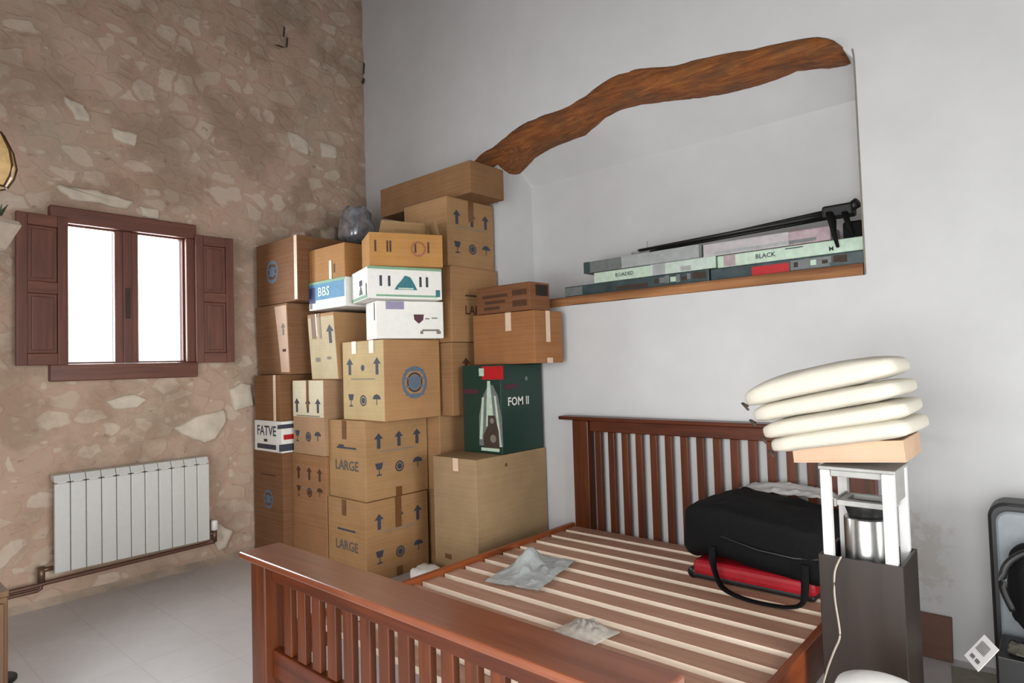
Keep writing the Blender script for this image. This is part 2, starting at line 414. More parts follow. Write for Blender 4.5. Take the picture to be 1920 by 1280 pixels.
big_stone([(-1.85, 2.50), (-1.74, 2.49), (-1.74, 2.42), (-1.84, 2.43)], 0.012)
big_stone([(-2.04, 1.20), (-1.90, 1.23), (-1.82, 1.19), (-1.88, 1.14), (-2.02, 1.14)], 0.012)
big_stone([(-2.28, 3.12), (-2.17, 3.10), (-2.14, 3.0), (-2.22, 2.99)], 0.012)
big_stone([(-2.02, 2.99), (-1.86, 2.98), (-1.88, 2.90), (-2.0, 2.92)], 0.012)
big_stone([(-0.75, 3.30), (-0.58, 3.26), (-0.58, 3.14), (-0.73, 3.17)], 0.012)
big_stone([(-0.46, 3.28), (-0.32, 3.27), (-0.30, 3.18), (-0.44, 3.16)], 0.012)
# gaps in the masonry
for (y, z, a, c) in ((-0.79, 4.10, 0.012, 0.05), (-0.765, 4.02, 0.012, 0.045), (-0.83, 3.965, 0.05, 0.008), (-0.02, 4.06, 0.012, 0.06), (-0.03, 3.94, 0.02, 0.03)):
    b.poly([(0.024, y-a, z-c), (0.024, y+a*0.3, z-c*0.9), (0.024, y+a, z+c*0.7), (0.024, y-a*0.2, z+c)], 3)
tag(b.build('wall_left', [M['stone'], M['pale_stone'], M['mortar'], M['crack']]), 'rough rubble stone wall with the small window', kind='structure')

# right wall: white plaster with the deep niche
nx0, nx1, nd, nzb = 1.60, 3.950, 0.38, 1.787
TOP = [(1.30, 2.915), (1.45, 2.965), (1.54, 2.989), (1.70, 3.035), (1.877, 3.077), (1.95, 3.075), (2.137, 3.083), (2.357, 3.099), (2.52, 3.145), (2.663, 3.179), (2.757, 3.163), (2.969, 3.097), (3.135, 3.08), (3.3, 3.055), (3.439, 3.031), (3.606, 2.999), (3.736, 2.978), (3.811, 2.958), (3.87, 2.909), (3.915, 2.842)]
BOT = [(1.30, 2.68), (1.50, 2.745), (1.638, 2.80), (1.80, 2.87), (1.942, 2.893), (2.10, 2.897), (2.263, 2.902), (2.435, 2.955), (2.56, 2.975), (2.674, 2.975), (2.80, 2.955), (2.962, 2.930), (3.10, 2.905), (3.254, 2.887), (3.432, 2.873), (3.654, 2.872), (3.806, 2.843), (3.915, 2.828)]
def itp(L, x):
    if x <= L[0][0]: return L[0][1]
    for (a, c), (d, e) in zip(L, L[1:]):
        if x <= d: return c+(e-c)*(x-a)/(d-a)
    return L[-1][1]
def niche_top(x):
    m = 0.5*(itp(TOP, x)+itp(BOT, x))
    if x > 3.86: return min(m, 2.88-0.10*((x-3.86)/0.09)**3)
    return m
b = MB()
b.poly([(-0.3, 0, 0), (nx0, 0, 0), (nx0, 0, ZC), (-0.3, 0, ZC)])
b.poly([(nx1, 0, 0), (XR, 0, 0), (XR, 0, ZC), (nx1, 0, ZC)])
b.poly([(nx0, 0, 0), (nx1, 0, 0), (nx1, 0, 1.728), (nx0, 0, 1.728)])
N = 48; xs = [nx0+(nx1-nx0)*i/N for i in range(N+1)]
for a, c in zip(xs, xs[1:]):
    b.poly([(a, 0, niche_top(a)), (c, 0, niche_top(c)), (c, 0, ZC), (a, 0, ZC)])
    K = 6
    for k in range(K):
        def sof(x, t): return (x, nd*t, niche_top(x)*(1-t)+2.715*t + 0.03*math.sin(math.pi*t))
        b.poly([sof(a, k/K), sof(a, (k+1)/K), sof(c, (k+1)/K), sof(c, k/K)], 0, True)
b.poly([(nx0, nd, 1.6), (nx1, nd, 1.6), (nx1, nd, 2.715), (nx0, nd, 2.715)])
zt = niche_top(nx0)
for k in range(6): b.poly([(nx0, nd*k/6, 1.6), (nx0, nd*(k+1)/6, 1.6), sof(nx0, (k+1)/6), sof(nx0, k/6)])
zt = niche_top(nx1)
b.poly([(nx1, nd, 1.6), (nx1, 0, 1.6), (nx1, 0, zt), (nx1, nd, 2.715)])
b.poly([(nx0, 0, nzb-0.002), (nx1, 0, nzb-0.002), (nx1, nd, nzb-0.002), (nx0, nd, nzb-0.002)])
# open plaster joint along the niche's right edge, curving up around the beam end
e = [(3.953, 1.73), (3.952, 2.2), (3.951, 2.7), (3.950, 2.79), (3.945, 2.83)]
for (a, c), (d, g) in zip(e, e[1:]): b.poly([(a-0.004, -0.0015, c), (a+0.004, -0.0015, c), (d+0.004, -0.0015, g), (d-0.004, -0.0015, g)], 1)
# thickness behind
b.box(-0.3, XR, nd+0.02, nd+0.12, 0, ZC)
bmesh.ops.remove_doubles(b.bm, verts=b.bm.verts[:], dist=0.0005)
tag(b.build('wall_right', [M['plaster'], M['inkgrey']]), 'white plastered wall with a deep arched niche', kind='structure')
# walls behind the camera (openings added for the fill lamps)
b = MB()
b.box(-0.3, 2.9, YB-0.1, YB, 0, ZC); b.box(5.7, XR, YB-0.1, YB, 0, ZC); b.box(2.9, 5.7, YB-0.1, YB, 2.3, ZC); b.box(2.9, 5.7, YB-0.1, YB, 0, 0.05)
tag(b.build('wall_back', M['plaster']), 'white wall behind the viewpoint', kind='structure')
b = MB(); b.box(XR, XR+0.1, YB, -3.9, 0, ZC); b.box(XR, XR+0.1, -1.9, 0.1, 0, ZC); b.box(XR, XR+0.1, -3.9, -1.9, 2.25, ZC); b.box(XR, XR+0.1, -3.9, -1.9, 0, 0.35)
tag(b.build('wall_side', M['plaster']), 'white side wall beyond the frame', kind='structure')

# beam over the niche
b = MB(); t = bmesh.new(); rings = []
NS = 70
for i in range(NS+1):
    x = 1.30+(3.905-1.30)*i/NS
    zt, zb = itp(TOP, x), itp(BOT, x); m, hh = (zt+zb)/2, (zt-zb)/2*1.08
    row = []
    for k in range(20):
        a = 2*math.pi*k/20; ca, sa = math.cos(a), math.sin(a)
        y = 0.135+0.155*math.copysign(abs(ca)**0.7, ca); z = m+hh*math.copysign(abs(sa)**0.75, sa)
        p = Vector((x*5, y*9, z*9)); q = 0.010*noise.noise(p)+0.006*noise.noise(p*2.7)
        row.append(t.verts.new((x, y+q*1.3, z+q*abs(sa))))
    rings.append(row)
for i in range(NS):
    for k in range(20): t.faces.new((rings[i][k], rings[i][(k+1) % 20], rings[i+1][(k+1) % 20], rings[i+1][k]))
t.faces.new(rings[0]); t.faces.new(rings[-1]); bmesh.ops.recalc_face_normals(t, faces=t.faces[:])
b.merge(t, 0, True)
tag(b.build('wooden_beam', M['bark']), 'gnarled crooked timber beam along the top of the white niche', 'beam')
# timber sill of the niche
b = MB(); t = bmesh.new(); rings = []
for i in range(41):
    x = nx0+0.005+(nx1-nx0-0.010)*i/40; row = []
    for (y, z) in ((-0.012, 1.728), (-0.014, 1.772), (-0.004, 1.785), (0.19, 1.786), (0.19, 1.73), (-0.004, 1.73)):
        q = noise.noise(Vector((x*6, y*20, z*20)))*0.007
        row.append(t.verts.new((x, y+(q if y < 0.1 else 0), z+(q if z < 1.76 else 0))))
    rings.append(row)
for i in range(40):
    for k in range(6): t.faces.new((rings[i][k], rings[i][(k+1) % 6], rings[i+1][(k+1) % 6], rings[i+1][k]))
t.faces.new(rings[0]); t.faces.new(rings[-1]); bmesh.ops.recalc_face_normals(t, faces=t.faces[:]); b.merge(t, 0, False)
M['sill'] = wood('rough_sill_wood', '6A4024', 'BC8656', 'x', 0.8, 0.6)
tag(b.build('wooden_sill', M['sill']), 'rough brown timber sill along the bottom of the niche', 'sill')

# window with shutters
win = thing('window_1', 'small dark wooden window with open inner shutters', None, (0, -1.935, 1.33), kind='structure')
def Lc(y, z): return y+1.935, z-1.33
b = MB()   # local coords: y' = y+1.935, z' = z-1.33
b.box(-0.06, 0.045, -0.428, 0.435, 0.98, 1.082, 0.006, 1)
b.box(-0.06, 0.045, -0.428, 0.435, 0.0, 0.105, 0.006, 1)
b.box(-0.06, 0.045, -0.428, -0.362, 0.106, 0.979, 0.006, 0)
b.box(-0.06, 0.045, 0.362, 0.435, 0.106, 0.979, 0.006, 0)
b.build('window_frame', [M['shut'], M['shuth']], win)
for (a, c) in ((-0.360, -0.0004), (0.0004, 0.360)):
    b = MB(); g = 0.048 if a < 0 else 0.068; h = 0.068 if a < 0 else 0.048
    ga, gc = a+(0.012 if a < 0 else g), c-(0.072 if a < 0 else 0.012)
    b.box(-0.045, 0.010, a, ga, 0.107, 0.978, 0.004, 0); b.box(-0.045, 0.010, gc, c, 0.107, 0.978, 0.004, 0)
    b.box(-0.045, 0.010, ga, gc, 0.107, 0.118, 0.002, 1); b.box(-0.045, 0.010, ga, gc, 0.967, 0.978, 0.002, 1)
    s_ = b.build('window_sash', [M['shut'], M['shuth']], win)
    MB().box(-0.022, -0.016, ga, gc, 0.118, 0.967).build('window_pane', M['glass'], s_)
MB().box(0.0105, 0.022, -0.026, 0.026, 0.108, 0.977, 0.004).build('window_mullion', M['shut'], win)
MB().box(0.0225, 0.04, -0.012, 0.012, 0.40, 0.60, 0.004).build('window_handle', M['crack'], win)
def shutter(hinge_y, sgn, ang):
    b = MB(); W_, H_ = 0.262, 0.906
    T = Matrix.Translation((0.050, hinge_y, 0.10)) @ Matrix.Rotation(ang, 4, 'Z')
    def bx(y0, y1, z0, z1, x0, x1, mat=0):
        if sgn < 0: y0, y1 = -y1, -y0
        b.box(x0, x1, y0, y1, z0, z1, 0.004, mat, T)
    bx(0, 0.055, 0, H_, 0, 0.028); bx(W_-0.055, W_, 0, H_, 0, 0.028)
    for (a, c) in ((0, 0.07), (0.43, 0.50), (H_-0.07, H_)): bx(0.055, W_-0.055, a, c, 0, 0.028, 1)
    for (a, c) in ((0.07, 0.43), (0.50, H_-0.07)):
        bx(0.055, W_-0.055, a, c, 0.006, 0.016)
        bx(0.075, W_-0.075, a+0.02, c-0.02, 0.014, 0.023)
    return b.build('window_shutter', [M['shut'], M['shuth']], win)
shutter(0.415, 1, R(-4)); shutter(-0.345, -1, R(6))

# ------------------------------------------------------------ radiator and pipe
rad = thing('radiator', 'white sectioned radiator on the stone wall below the window', 'radiator', (0.07, -1.92, 0.20))
ry0, rw = -0.447, 0.0815
for i in range(11):
    a = ry0+i*rw
    b = MB()
    b.box(0.045, 0.070, a+0.0015, a+rw-0.0015, 0.0, 0.525, 0.006)           # front plate
    b.box(-0.015, 0.044, a+0.030, a+rw-0.030, 0.02, 0.54, 0.004)            # core
    b.prism([(0.068, a+0.0015, 0.530), (0.045, a+0.0015, 0.572), (-0.02, a+0.0015, 0.575), (-0.02, a+0.0015, 0.545), (0.04, a+0.0015, 0.532)], (0, rw-0.003, 0), 0, False, 0.003)
    b.box(0.020, 0.062, a+0.018, a+rw-0.018, 0.522, 0.533)
    b.build('radiator_section', M['radw'], rad)
b = MB(); b.lathe([(0.014, 0), (0.014, 0.05)], 0, 0, 14, T=Matrix.Translation((0.03, ry0+11*rw, 0.03)) @ Matrix.Rotation(R(-90), 4, 'X'))
b.lathe([(0.017, -0.03), (0.017, 0.05)], 0.03, ry0+11*rw+0.045, 14)
b.build('radiator_valve', M['brass'], rad)
b = MB(); b.lathe([(0.018, 0.05), (0.024, 0.055), (0.024, 0.11), (0.018, 0.12)], 0.03, ry0+11*rw+0.045, 16); b.build('thermostat_knob', M['white'], rad)
b = MB(); b.lathe([(0.014, 0), (0.014, 0.06)], 0, 0, 14, T=Matrix.Translation((0.03, ry0, 0.03)) @ Matrix.Rotation(R(90), 4, 'X'))
b.lathe([(0.018, -0.04), (0.018, 0.05)], 0.03, ry0-0.055, 14); b.build('return_valve', M['brass'], rad)
b = MB()
b.tube([(0.10, -2.95, 0.118), (0.10, -2.44, 0.118), (0.10, -2.425, 0.125), (0.10, -2.422, 0.16)], 0.011)
b.tube([(0.10, -2.95, 0.145), (0.10, -2.45, 0.147), (0.10, -2.40, 0.152), (0.10, -1.50, 0.168), (0.10, -1.43, 0.170), (0.10, -1.423, 0.178), (0.10, -1.423, 0.195)], 0.013)
tag(b.build('heating_pipe', M['pipe']), 'brown heating pipes running along the stone wall beneath the radiator', 'pipe')

# ------------------------------------------------------------ cartons
def carton(name, label, ex, ey, w_, d_, z0, z1, rot=0, c='B58D60', prints=(), tapes=(), mats=(), group=None, open_top=False, skew=(0, 0), extra=None, cat='box', bev=0.004):
    """(ex,ey) is the vertical edge nearest the viewpoint; w_ runs back along -x (left face), d_ along +y (right face)"""
    a = R(rot); cx = ex-math.cos(a)*w_/2-math.sin(a)*d_/2; cy = ey-math.sin(a)*w_/2+math.cos(a)*d_/2
    root = thing(name, label, cat, (cx, cy, z0), a, group); h = z1-z0
    def sk(p): return Vector((p[0]+skew[0]*p[2]/h, p[1]+skew[1]*p[2]/h, p[2]))
    def FL(u, v, n=0.0): return sk((-w_/2+u, -d_/2-n, v))
    def FR(u, v, n=0.0): return sk((w_/2+n, -d_/2+u, v))
    b = MB(); t = 0.005
    if open_top:
        b.box(-w_/2, w_/2, -d_/2, d_/2, 0, t)
        b.box(-w_/2, w_/2, -d_/2, -d_/2+t, 0, h); b.box(-w_/2, w_/2, d_/2-t, d_/2, 0, h)
        b.box(-w_/2, -w_/2+t, -d_/2+t, d_/2-t, 0, h); b.box(w_/2-t, w_/2, -d_/2+t, d_/2-t, 0, h)
    else:
        b.box(-w_/2, w_/2, -d_/2, d_/2, 0, h, bev)
    for v in b.bm.verts: v.co = sk(v.co)
    ml = [cbd(c) if isinstance(c, str) and c not in M else M[c]]
    def mi(k):
        m = M[k] if k in M else cbd(k)
        if m not in ml: ml.append(m)
        return ml.index(m)
    for ip, pr in enumerate(prints):
        base = .0009+.00012*ip
        face, kind, u, v = pr[:4]; F0 = FL if face == 'L' else FR; fw = w_ if face == 'L' else d_
        U, Vv = u*fw, v*h
        def P(du, dv, n=base): return F0(U+du, Vv+dv, n)
        ink = pr[5] if len(pr) > 5 else 'ink'; s = pr[4]
        if kind == 'arrow':
            aw, ah = 0.036*s, 0.10*s
            b.poly([P(-aw*0.38, -ah/2), P(aw*0.38, -ah/2), P(aw*0.38, ah*0.12), P(aw, ah*0.12), P(0, ah/2), P(-aw, ah*0.12), P(-aw*0.38, ah*0.12)], mi(ink))
        elif kind == 'rect':
            b.poly([P(-s[0]/2, -s[1]/2), P(s[0]/2, -s[1]/2), P(s[0]/2, s[1]/2), P(-s[0]/2, s[1]/2)], mi(ink))
        elif kind == 'poly':
            b.poly([P(x, y) for x, y in s], mi(ink))
        elif kind == 'disc':
            b.poly([P(s*math.cos(k*math.pi/12), s*math.sin(k*math.pi/12)) for k in range(24)], mi(ink))
        elif kind == 'ring':
            for k in range(20):
                a0, a1 = k*math.pi/10, (k+1)*math.pi/10
                b.poly([P(s*math.cos(a0), s*math.sin(a0)), P(s*math.cos(a1), s*math.sin(a1)), P(s*.72*math.cos(a1), s*.72*math.sin(a1)), P(s*.72*math.cos(a0), s*.72*math.sin(a0))], mi(ink))
        elif kind == 'glass':
            b.poly([P(-.035*s, .045*s), P(.035*s, .045*s), P(.022*s, 0), P(-.022*s, 0)], mi(ink))
            b.poly([P(-.004*s, 0), P(-.004*s, -.035*s), P(.004*s, -.035*s), P(.004*s, 0)], mi(ink))
            b.poly([P(-.022*s, -.045*s), P(.022*s, -.045*s), P(.022*s, -.035*s), P(-.022*s, -.035*s)], mi(ink))
        elif kind == 'umb':
            pts = [P(.045*s*math.cos(k*math.pi/10), .035*s*math.sin(k*math.pi/10)) for k in range(11)]
            b.poly(pts, mi(ink)); b.poly([P(-.004*s, 0), P(-.004*s, -.04*s), P(.004*s, -.04*s), P(.004*s, 0)], mi(ink))
        elif kind == 'text':
            b.text(s[0], s[1], lambda x, y, n: P(x, y), mi(ink), s[2] if len(s) > 2 else 1.0)
        elif kind == 'globe':
            for (r_, kk) in ((s, 'inkblue'), (s*0.62, 'ink')):
                for j in range(20):
                    a0, a1 = j*math.pi/10, (j+1)*math.pi/10
                    b.poly([P(r_*math.cos(a0), r_*math.sin(a0)), P(r_*math.cos(a1), r_*math.sin(a1)), P(r_*.80*math.cos(a1), r_*.80*math.sin(a1)), P(r_*.80*math.cos(a0), r_*.80*math.sin(a0))], mi(kk))
            b.poly([P(s*.45*math.cos(k*math.pi/12), s*.45*math.sin(k*math.pi/12)) for k in range(24)], mi('inkblue'))
            for q in (-.75, -.25, .25, .75): b.poly([P(-s*.72, s*q-.006, base+.00006), P(s*.72, s*q-.006, base+.00006), P(s*.72, s*q+.006, base+.00006), P(-s*.72, s*q+.006, base+.00006)], mi('inkblue'))
    b.build('carton_body', ml, root)
    for (face, u, v0, v1, tw, tm) in tapes:
        F0 = FL if face == 'L' else FR; fw = w_ if face == 'L' else d_; tb = MB(); n = 0.0034
        U = u*fw
        tb.poly([F0(U-tw/2, v0*h, n), F0(U+tw/2, v0*h, n), F0(U+tw/2, v1*h, n), F0(U-tw/2, v1*h, n)])
        tb.build('packing_tape', M[tm], root)
    if extra: extra(root, w_, d_, h)
    return root

def arrows3(face, top=0.78, s=1.0, us=(0.2, 0.52, 0.82), ink='ink', tilt=0.0):
    out = [(face, 'arrow', u, top+tilt*(u-0.5), s, ink) for u in us]
    out.append((face, 'rect', 0.5, top-0.14, (0.30*s, 0.008), 'inkgrey'))
    return out
def marks(face, v=0.36, s=0.9, us=(0.2, 0.52, 0.82), ink='ink'):
    return [(face, 'glass', us[0], v, s, ink), (face, 'ring', us[1], v, 0.04*s, ink), (face, 'disc', us[1], v, 0.022*s, ink), (face, 'umb', us[2], v+0.02, s, ink)]

# front stack, bottom to top
carton('cardboard_box', 'brown box marked LARGE on the floor, lowest of the front stack behind the bed foot', 1.325, -1.02, .42, .51, 0.0, .508, 0, 'AB8053',
       arrows3('R', .74)+marks('R', .30)+[('L', 'text', .5, .42, ('LARGE', .085), 'inkl'), ('L', 'rect', .5, .62, (.20, .012), 'ink')],
       [('R', .5, .62, 1.0, .05, 'tape'), ('R', .5, 0, .12, .05, 'tape'), ('L', .45, .80, 1.0, .045, 'tape')], group='moving boxes')
carton('cardboard_box', 'brown box marked LARGE in big letters, second from the floor in the front stack', 1.31, -1.0, .415, .512, .510, 1.017, 0, 'B0875A',
       arrows3('R', .74)+marks('R', .38)+[('L', 'text', .5, .42, ('LARGE', .088), 'inkl'), ('L', 'rect', .5, .65, (.22, .012), 'ink'), ('L', 'rect', .36, .67, (.06, .02), 'ink')],
       [('R', .5, 0, .12, .05, 'tape'), ('L', .45, .76, 1.0, .045, 'tape')], group='moving boxes')
carton('cardboard_box', 'brown box with a window-lit left side and round blue logo, above the upper LARGE box', 1.475, -.965, .447, .462, 1.019, 1.532, 0, 'B98B5C',
       [('L', 'rect', .5, .5, (.443, .505), 'C9AE7C')]+[('L', 'arrow', .18, .68, 1.1, 'ink'), ('L', 'disc', .5, .66, .02, 'ink'), ('L', 'arrow', .84, .68, 1.1, 'ink'), ('L', 'rect', .5, .52, (.26, .008), 'inkgrey')]+marks('L', .25, .9, (.2, .5, .82))+[('R', 'globe', .52, .46, .105)],  # cream rect paints the window light onto the left face
       [('L', .30, .84, 1.0, .05, 'ptape'), ('L', .72, .84, 1.0, .05, 'ptape')], group='moving boxes')
WHITE_TRAY = [('R', 'rect', .27, .88, (.12, .05), 'lav'), ('R', 'poly', .62, .52, [(-.035, .03), (.035, .03), (.03, -.005), (0, -.03), (-.03, -.005)], 'plum'),
              ('R', 'rect', .75, .53, (.03, .008), 'inkgrey'), ('R', 'rect', .86, .55, (.04, .008), 'inkgrey'), ('R', 'rect', .66, .16, (.02, .02), 'inkgrey'), ('R', 'rect', .92, .16, (.03, .02), 'inkgrey'), ('R', 'rect', .8, .22, (.12, .012), 'inkgrey'),
              ('L', 'rect', .84, .72, (.014, .11), 'crack')]
carton('fruit_box', 'white cardboard fruit box with a dark heart-shaped mark, under the green-trimmed fruit box', 1.44, -.99, .23, .45, 1.536, 1.776, -20, 'cw', WHITE_TRAY, group='fruit boxes')
GT = [('R', 'rect', .5, .97, (.485, .016), 'green'), ('R', 'rect', .52, .10, (.40, .012), 'green'), ('R', 'rect', .94, .20, (.03, .045), 'teal')]
GT += [('R', 'rect', u, .56, (.016, .065), 'ink') for u in (.17, .28, .70, .79)]
GT += [('R', 'poly', .50, .52, [(-.075, -.045), (.075, -.045), (.055, -.005), (.03, .035), (-.005, .045), (-.03, .012), (-.055, -.015)], 'teal'), ('R', 'rect', .50, .33, (.10, .010), 'mint')]
GT += [('L', 'rect', .5, .08, (.36, .02), 'green'), ('L', 'rect', .6, .55, (.06, .035), 'ink'), ('L', 'poly', .6, .28, [(-.04, -.02), (.04, -.02), (0, .04)], 'leaf'), ('L', 'rect', .93, .3, (.02, .07), 'leaf')]
carton('fruit_box', 'white fruit box with green trim and a blue-green hill logo', 1.495, -1.09, .375, .485, 1.779, 1.975, -20, 'cw', GT, group='fruit boxes')
def open_flaps(root, w_, d_, h):
    def flap(pts):
        b = MB(); b.prism(pts, (.003, .001, .002)); b.build('box_flap', cbd('B08A5C'), root)
    X, Y = w_/2, d_/2
    flap([(-X+.006, -Y+.10, h+.001), (-X+.006, Y-.03, h+.001), (-X+.05, Y-.05, h+.125), (-X+.05, -Y+.12, h+.135)])
    flap([(-X+.05, Y-.008, h+.001), (X-.03, Y-.008, h+.001), (X-.05, Y-.03, h+.10), (-X+.06, Y-.03, h+.11)])
    flap([(X-.008, -Y+.16, h+.001), (X-.008, Y-.16, h+.001), (X-.05, Y-.17, h+.03), (X-.05, -Y+.17, h+.03)])
carton('fruit_box', 'open orange-brown fruit box with raised flaps, on top of the green-trimmed box', 1.50, -1.075, .30, .46, 1.977, 2.185, -27, 'C08A4A',
       [('R', 'rect', u, .60, (.012, .07), 'inkb') for u in (.08, .24, .28, .62, .80)]+[('R', 'ring', .66, .55, .05, 'AE6A45')], open_top=True, extra=open_flaps, group='fruit boxes')

# middle stack
carton('cardboard_box', 'tall pinkish-brown box on the floor between the dark tall box and the front stack', .888, -1.02, .44, .46, 0.0, .768, 0, 'A0714A',
       arrows3('L', .83, .9, ink='inkb')+marks('L', .66, .8, ink='inkb'), group='moving boxes')
carton('cardboard_box', 'brown half-lit box with three upward arrows, second from the floor in the middle stack', .892, -1.03, .40, .45, .770, 1.284, 0, 'B28C68',
       [('L', 'rect', .5, .75, (.396, .25), 'E0D2B2')]+arrows3('L', .66, 1.0, (.14, .5, .82))+marks('L', .24, .85, (.14, .5, .8)), [('L', .5, .62, 1.0, .03, 'tape')], group='moving boxes')  # cream rect is the lit upper half, put into the colour
carton('cardboard_box', 'brown box with a window-lit front and torn tape strips, below the blue-labelled fruit box', 1.0, -.98, .33, .40, 1.286, 1.745, 0, 'B68A5C',
       [('L', 'rect', .5, .48, (.325, .43), 'CDBA94'), ('L', 'arrow', .82, .68, 1.3), ('L', 'rect', .72, .32, (.05, .02), 'inkgrey'), ('L', 'rect', .3, .30, (.06, .03), 'inkgrey')],  # front coloured cream for the window light on it
       [('L', .22, .62, 1.0, .05, 'tape'), ('L', .46, .62, 1.0, .025, 'tape'), ('L', .34, .66, 1.0, .02, 'ptape')], group='moving boxes', skew=(-.05, 0))
BL = [('L', 'rect', .49, .63, (.43, .115), 'bbox'), ('L', 'rect', .5, .95, (.438, .018), 'green'), ('L', 'rect', .10, .52, (.08, .11), 'navy', ),
      ('L', 'rect', .06, .14, (.03, .035), 'inkgrey')]
carton('fruit_box', 'white fruit box with a blue lettered label, in the middle stack', 1.135, -1.005, .445, .36, 1.767, 1.962, 0, 'cw', BL+[], group='fruit boxes',
       extra=lambda root, w_, d_, h: MB().text('BBS', .085, lambda x, y, n: Vector((-w_/2+.19+x, -d_/2-.0030, h*.60+y)), 0, 1.1).build('label_lettering', M['mint'], root))
carton('cardboard_box', 'small tan box on top of the blue-labelled fruit box', 1.125, -1.0, .435, .36, 1.964, 2.19, 0, 'B48048', [('L', 'rect', .72, .3, (.02, .06), 'inkb')], [('L', .62, 0, .55, .03, 'ptape')], group='moving boxes')

# stack against the stone wall
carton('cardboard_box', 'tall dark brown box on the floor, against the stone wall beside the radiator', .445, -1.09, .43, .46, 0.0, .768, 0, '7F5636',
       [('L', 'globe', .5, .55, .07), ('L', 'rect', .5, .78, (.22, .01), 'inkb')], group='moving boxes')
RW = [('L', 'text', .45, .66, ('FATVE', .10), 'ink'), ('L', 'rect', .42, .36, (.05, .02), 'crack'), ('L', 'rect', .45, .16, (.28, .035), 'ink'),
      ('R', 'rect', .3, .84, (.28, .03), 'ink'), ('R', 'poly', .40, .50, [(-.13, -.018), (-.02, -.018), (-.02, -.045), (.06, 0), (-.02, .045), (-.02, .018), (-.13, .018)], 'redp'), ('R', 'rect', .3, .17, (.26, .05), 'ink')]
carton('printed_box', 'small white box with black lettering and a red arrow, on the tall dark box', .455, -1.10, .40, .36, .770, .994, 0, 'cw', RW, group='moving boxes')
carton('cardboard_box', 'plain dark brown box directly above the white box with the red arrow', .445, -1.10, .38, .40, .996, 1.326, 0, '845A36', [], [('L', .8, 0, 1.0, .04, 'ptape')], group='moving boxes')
carton('cardboard_box', 'brown box with a lit strip, fourth from the floor against the stone wall', .50, -1.05, .47, .50, 1.328, 1.84, 0, '8E6442',
       [('L', 'poly', .80, .5, [(-.08, .24), (.085, .24), (.085, -.24), (-.03, -.24), (-.045, -.05)], 'DDBBA0'), ('L', 'arrow', .86, .64, .9, 'inkgrey'), ('L', 'rect', .86, .34, (.05, .02), 'inkb'), ('R', 'text', .62, .42, ('LA', .09), 'inkb'), ('R', 'rect', .55, .64, (.14, .02), 'inkb')], group='moving boxes', skew=(.0, -.02))  # pale poly is a painted strip of window light
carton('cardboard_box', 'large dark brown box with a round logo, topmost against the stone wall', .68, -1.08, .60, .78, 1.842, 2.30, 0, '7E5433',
       [('L', 'globe', .40, .52, .085)], [('L', .955, 0.02, 1.0, .04, 'ptape')], group='moving boxes')  # the pale strip by the corner is a painted lit edge

# stack against the white wall
carton('cardboard_box', 'brown box at the foot of the stack behind the large buff carton', 1.56, -.47, .45, .44, 0, .505, 0, 'A97F55', group='boxes against the white wall')
carton('cardboard_box', 'light brown box with a blue mark, between the LARGE boxes and the green box', 1.425, -.475, .44, .45, .507, 1.016, 0, 'B3875C', [('R', 'globe', .82, .36, .09)], group='boxes against the white wall')
carton('cardboard_box', 'brown box half hidden behind the green box', 1.56, -.47, .44, .44, 1.018, 1.512, 0, 'A57A50', [('R', 'arrow', .3, .68, 1.1, 'inkb'), ('R', 'text', .5, .45, ('LARGE', .07), 'inkb')], group='boxes against the white wall')
carton('cardboard_box', 'brown box below the arrow-marked box, against the left edge of the niche', 1.585, -.485, .45, .46, 1.514, 2.028, 0, 'AC8155', [('R', 'text', .55, .42, ('LARGE', .085), 'inkb'), ('R', 'rect', .5, .62, (.2, .012), 'inkb')], group='boxes against the white wall')
carton('cardboard_box', 'brown box with upward arrows, directly under the long box by the beam', 1.57, -.49, .45, .455, 2.030, 2.503, 0, 'AD8458', arrows3('R', .72)+marks('R', .28), [('R', .5, .68, 1.0, .05, 'tape')], group='boxes against the white wall')
carton('long_cardboard_box', 'long brown box lying on top of the tallest stack under the beam', 1.735, -.42, .98, .33, 2.505, 2.722, 0, '8F6741', group='boxes against the white wall')

# boxes beside the bed head
carton('cardboard_box', 'large plain buff carton on the floor beside the bed head', 1.98, -.69, .385, .67, 0, .785, 0, 'AE9069', [('L', 'rect', .32, .22, (.06, .03), 'tape'), ('R', 'disc', .4, .92, .012, 'tape')], [('L', .55, .90, 1.0, .05, 'ptape')], group='boxes by the bed head')
GB = [('L', 'rect', .80, .91, (.19, .085), 'redp'), ('L', 'rect', .52, .92, (.045, .05), 'mint'), ('L', 'rect', .22, .70, (.14, .03), 'plum'),
      ('L', 'poly', .72, .42, [(-.105, -.19), (.105, -.19), (.10, .0), (.07, .13), (.03, .20), (-.01, .20), (-.06, .13), (-.10, .0)], 'slate'),
      ('L', 'poly', .68, .50, [(-.025, -.11), (.045, -.11), (.02, .18), (-.005, .18)], 'mint', .0020), ('L', 'poly', .93, .42, [(.0, -.19), (.02, -.19), (-.02, .13), (-.035, .13)], 'mint', .0020), ('L', 'poly', .46, .42, [(-.01, -.15), (.015, -.15), (.04, .12), (.02, .12)], 'mint', .0020),
      ('L', 'poly', .75, .20, [(-.075, -.08), (.065, -.08), (.06, .03), (.03, .13), (-.03, .13), (-.035, .06), (-.075, .0)], 'crack', .0026), ('L', 'disc', .76, .37, .018, 'inkgrey', .0032), ('L', 'disc', .78, .17, .026, 'inkgrey', .0032),
      ('L', 'rect', .70, .045, (.16, .02), 'mint'),
      ('R', 'text', .40, .575, ('FOM II', .075), 'cw'), ('R', 'rect', .22, .75, (.12, .03), 'plum'), ('R', 'disc', .6, .83, .014, 'slate')]
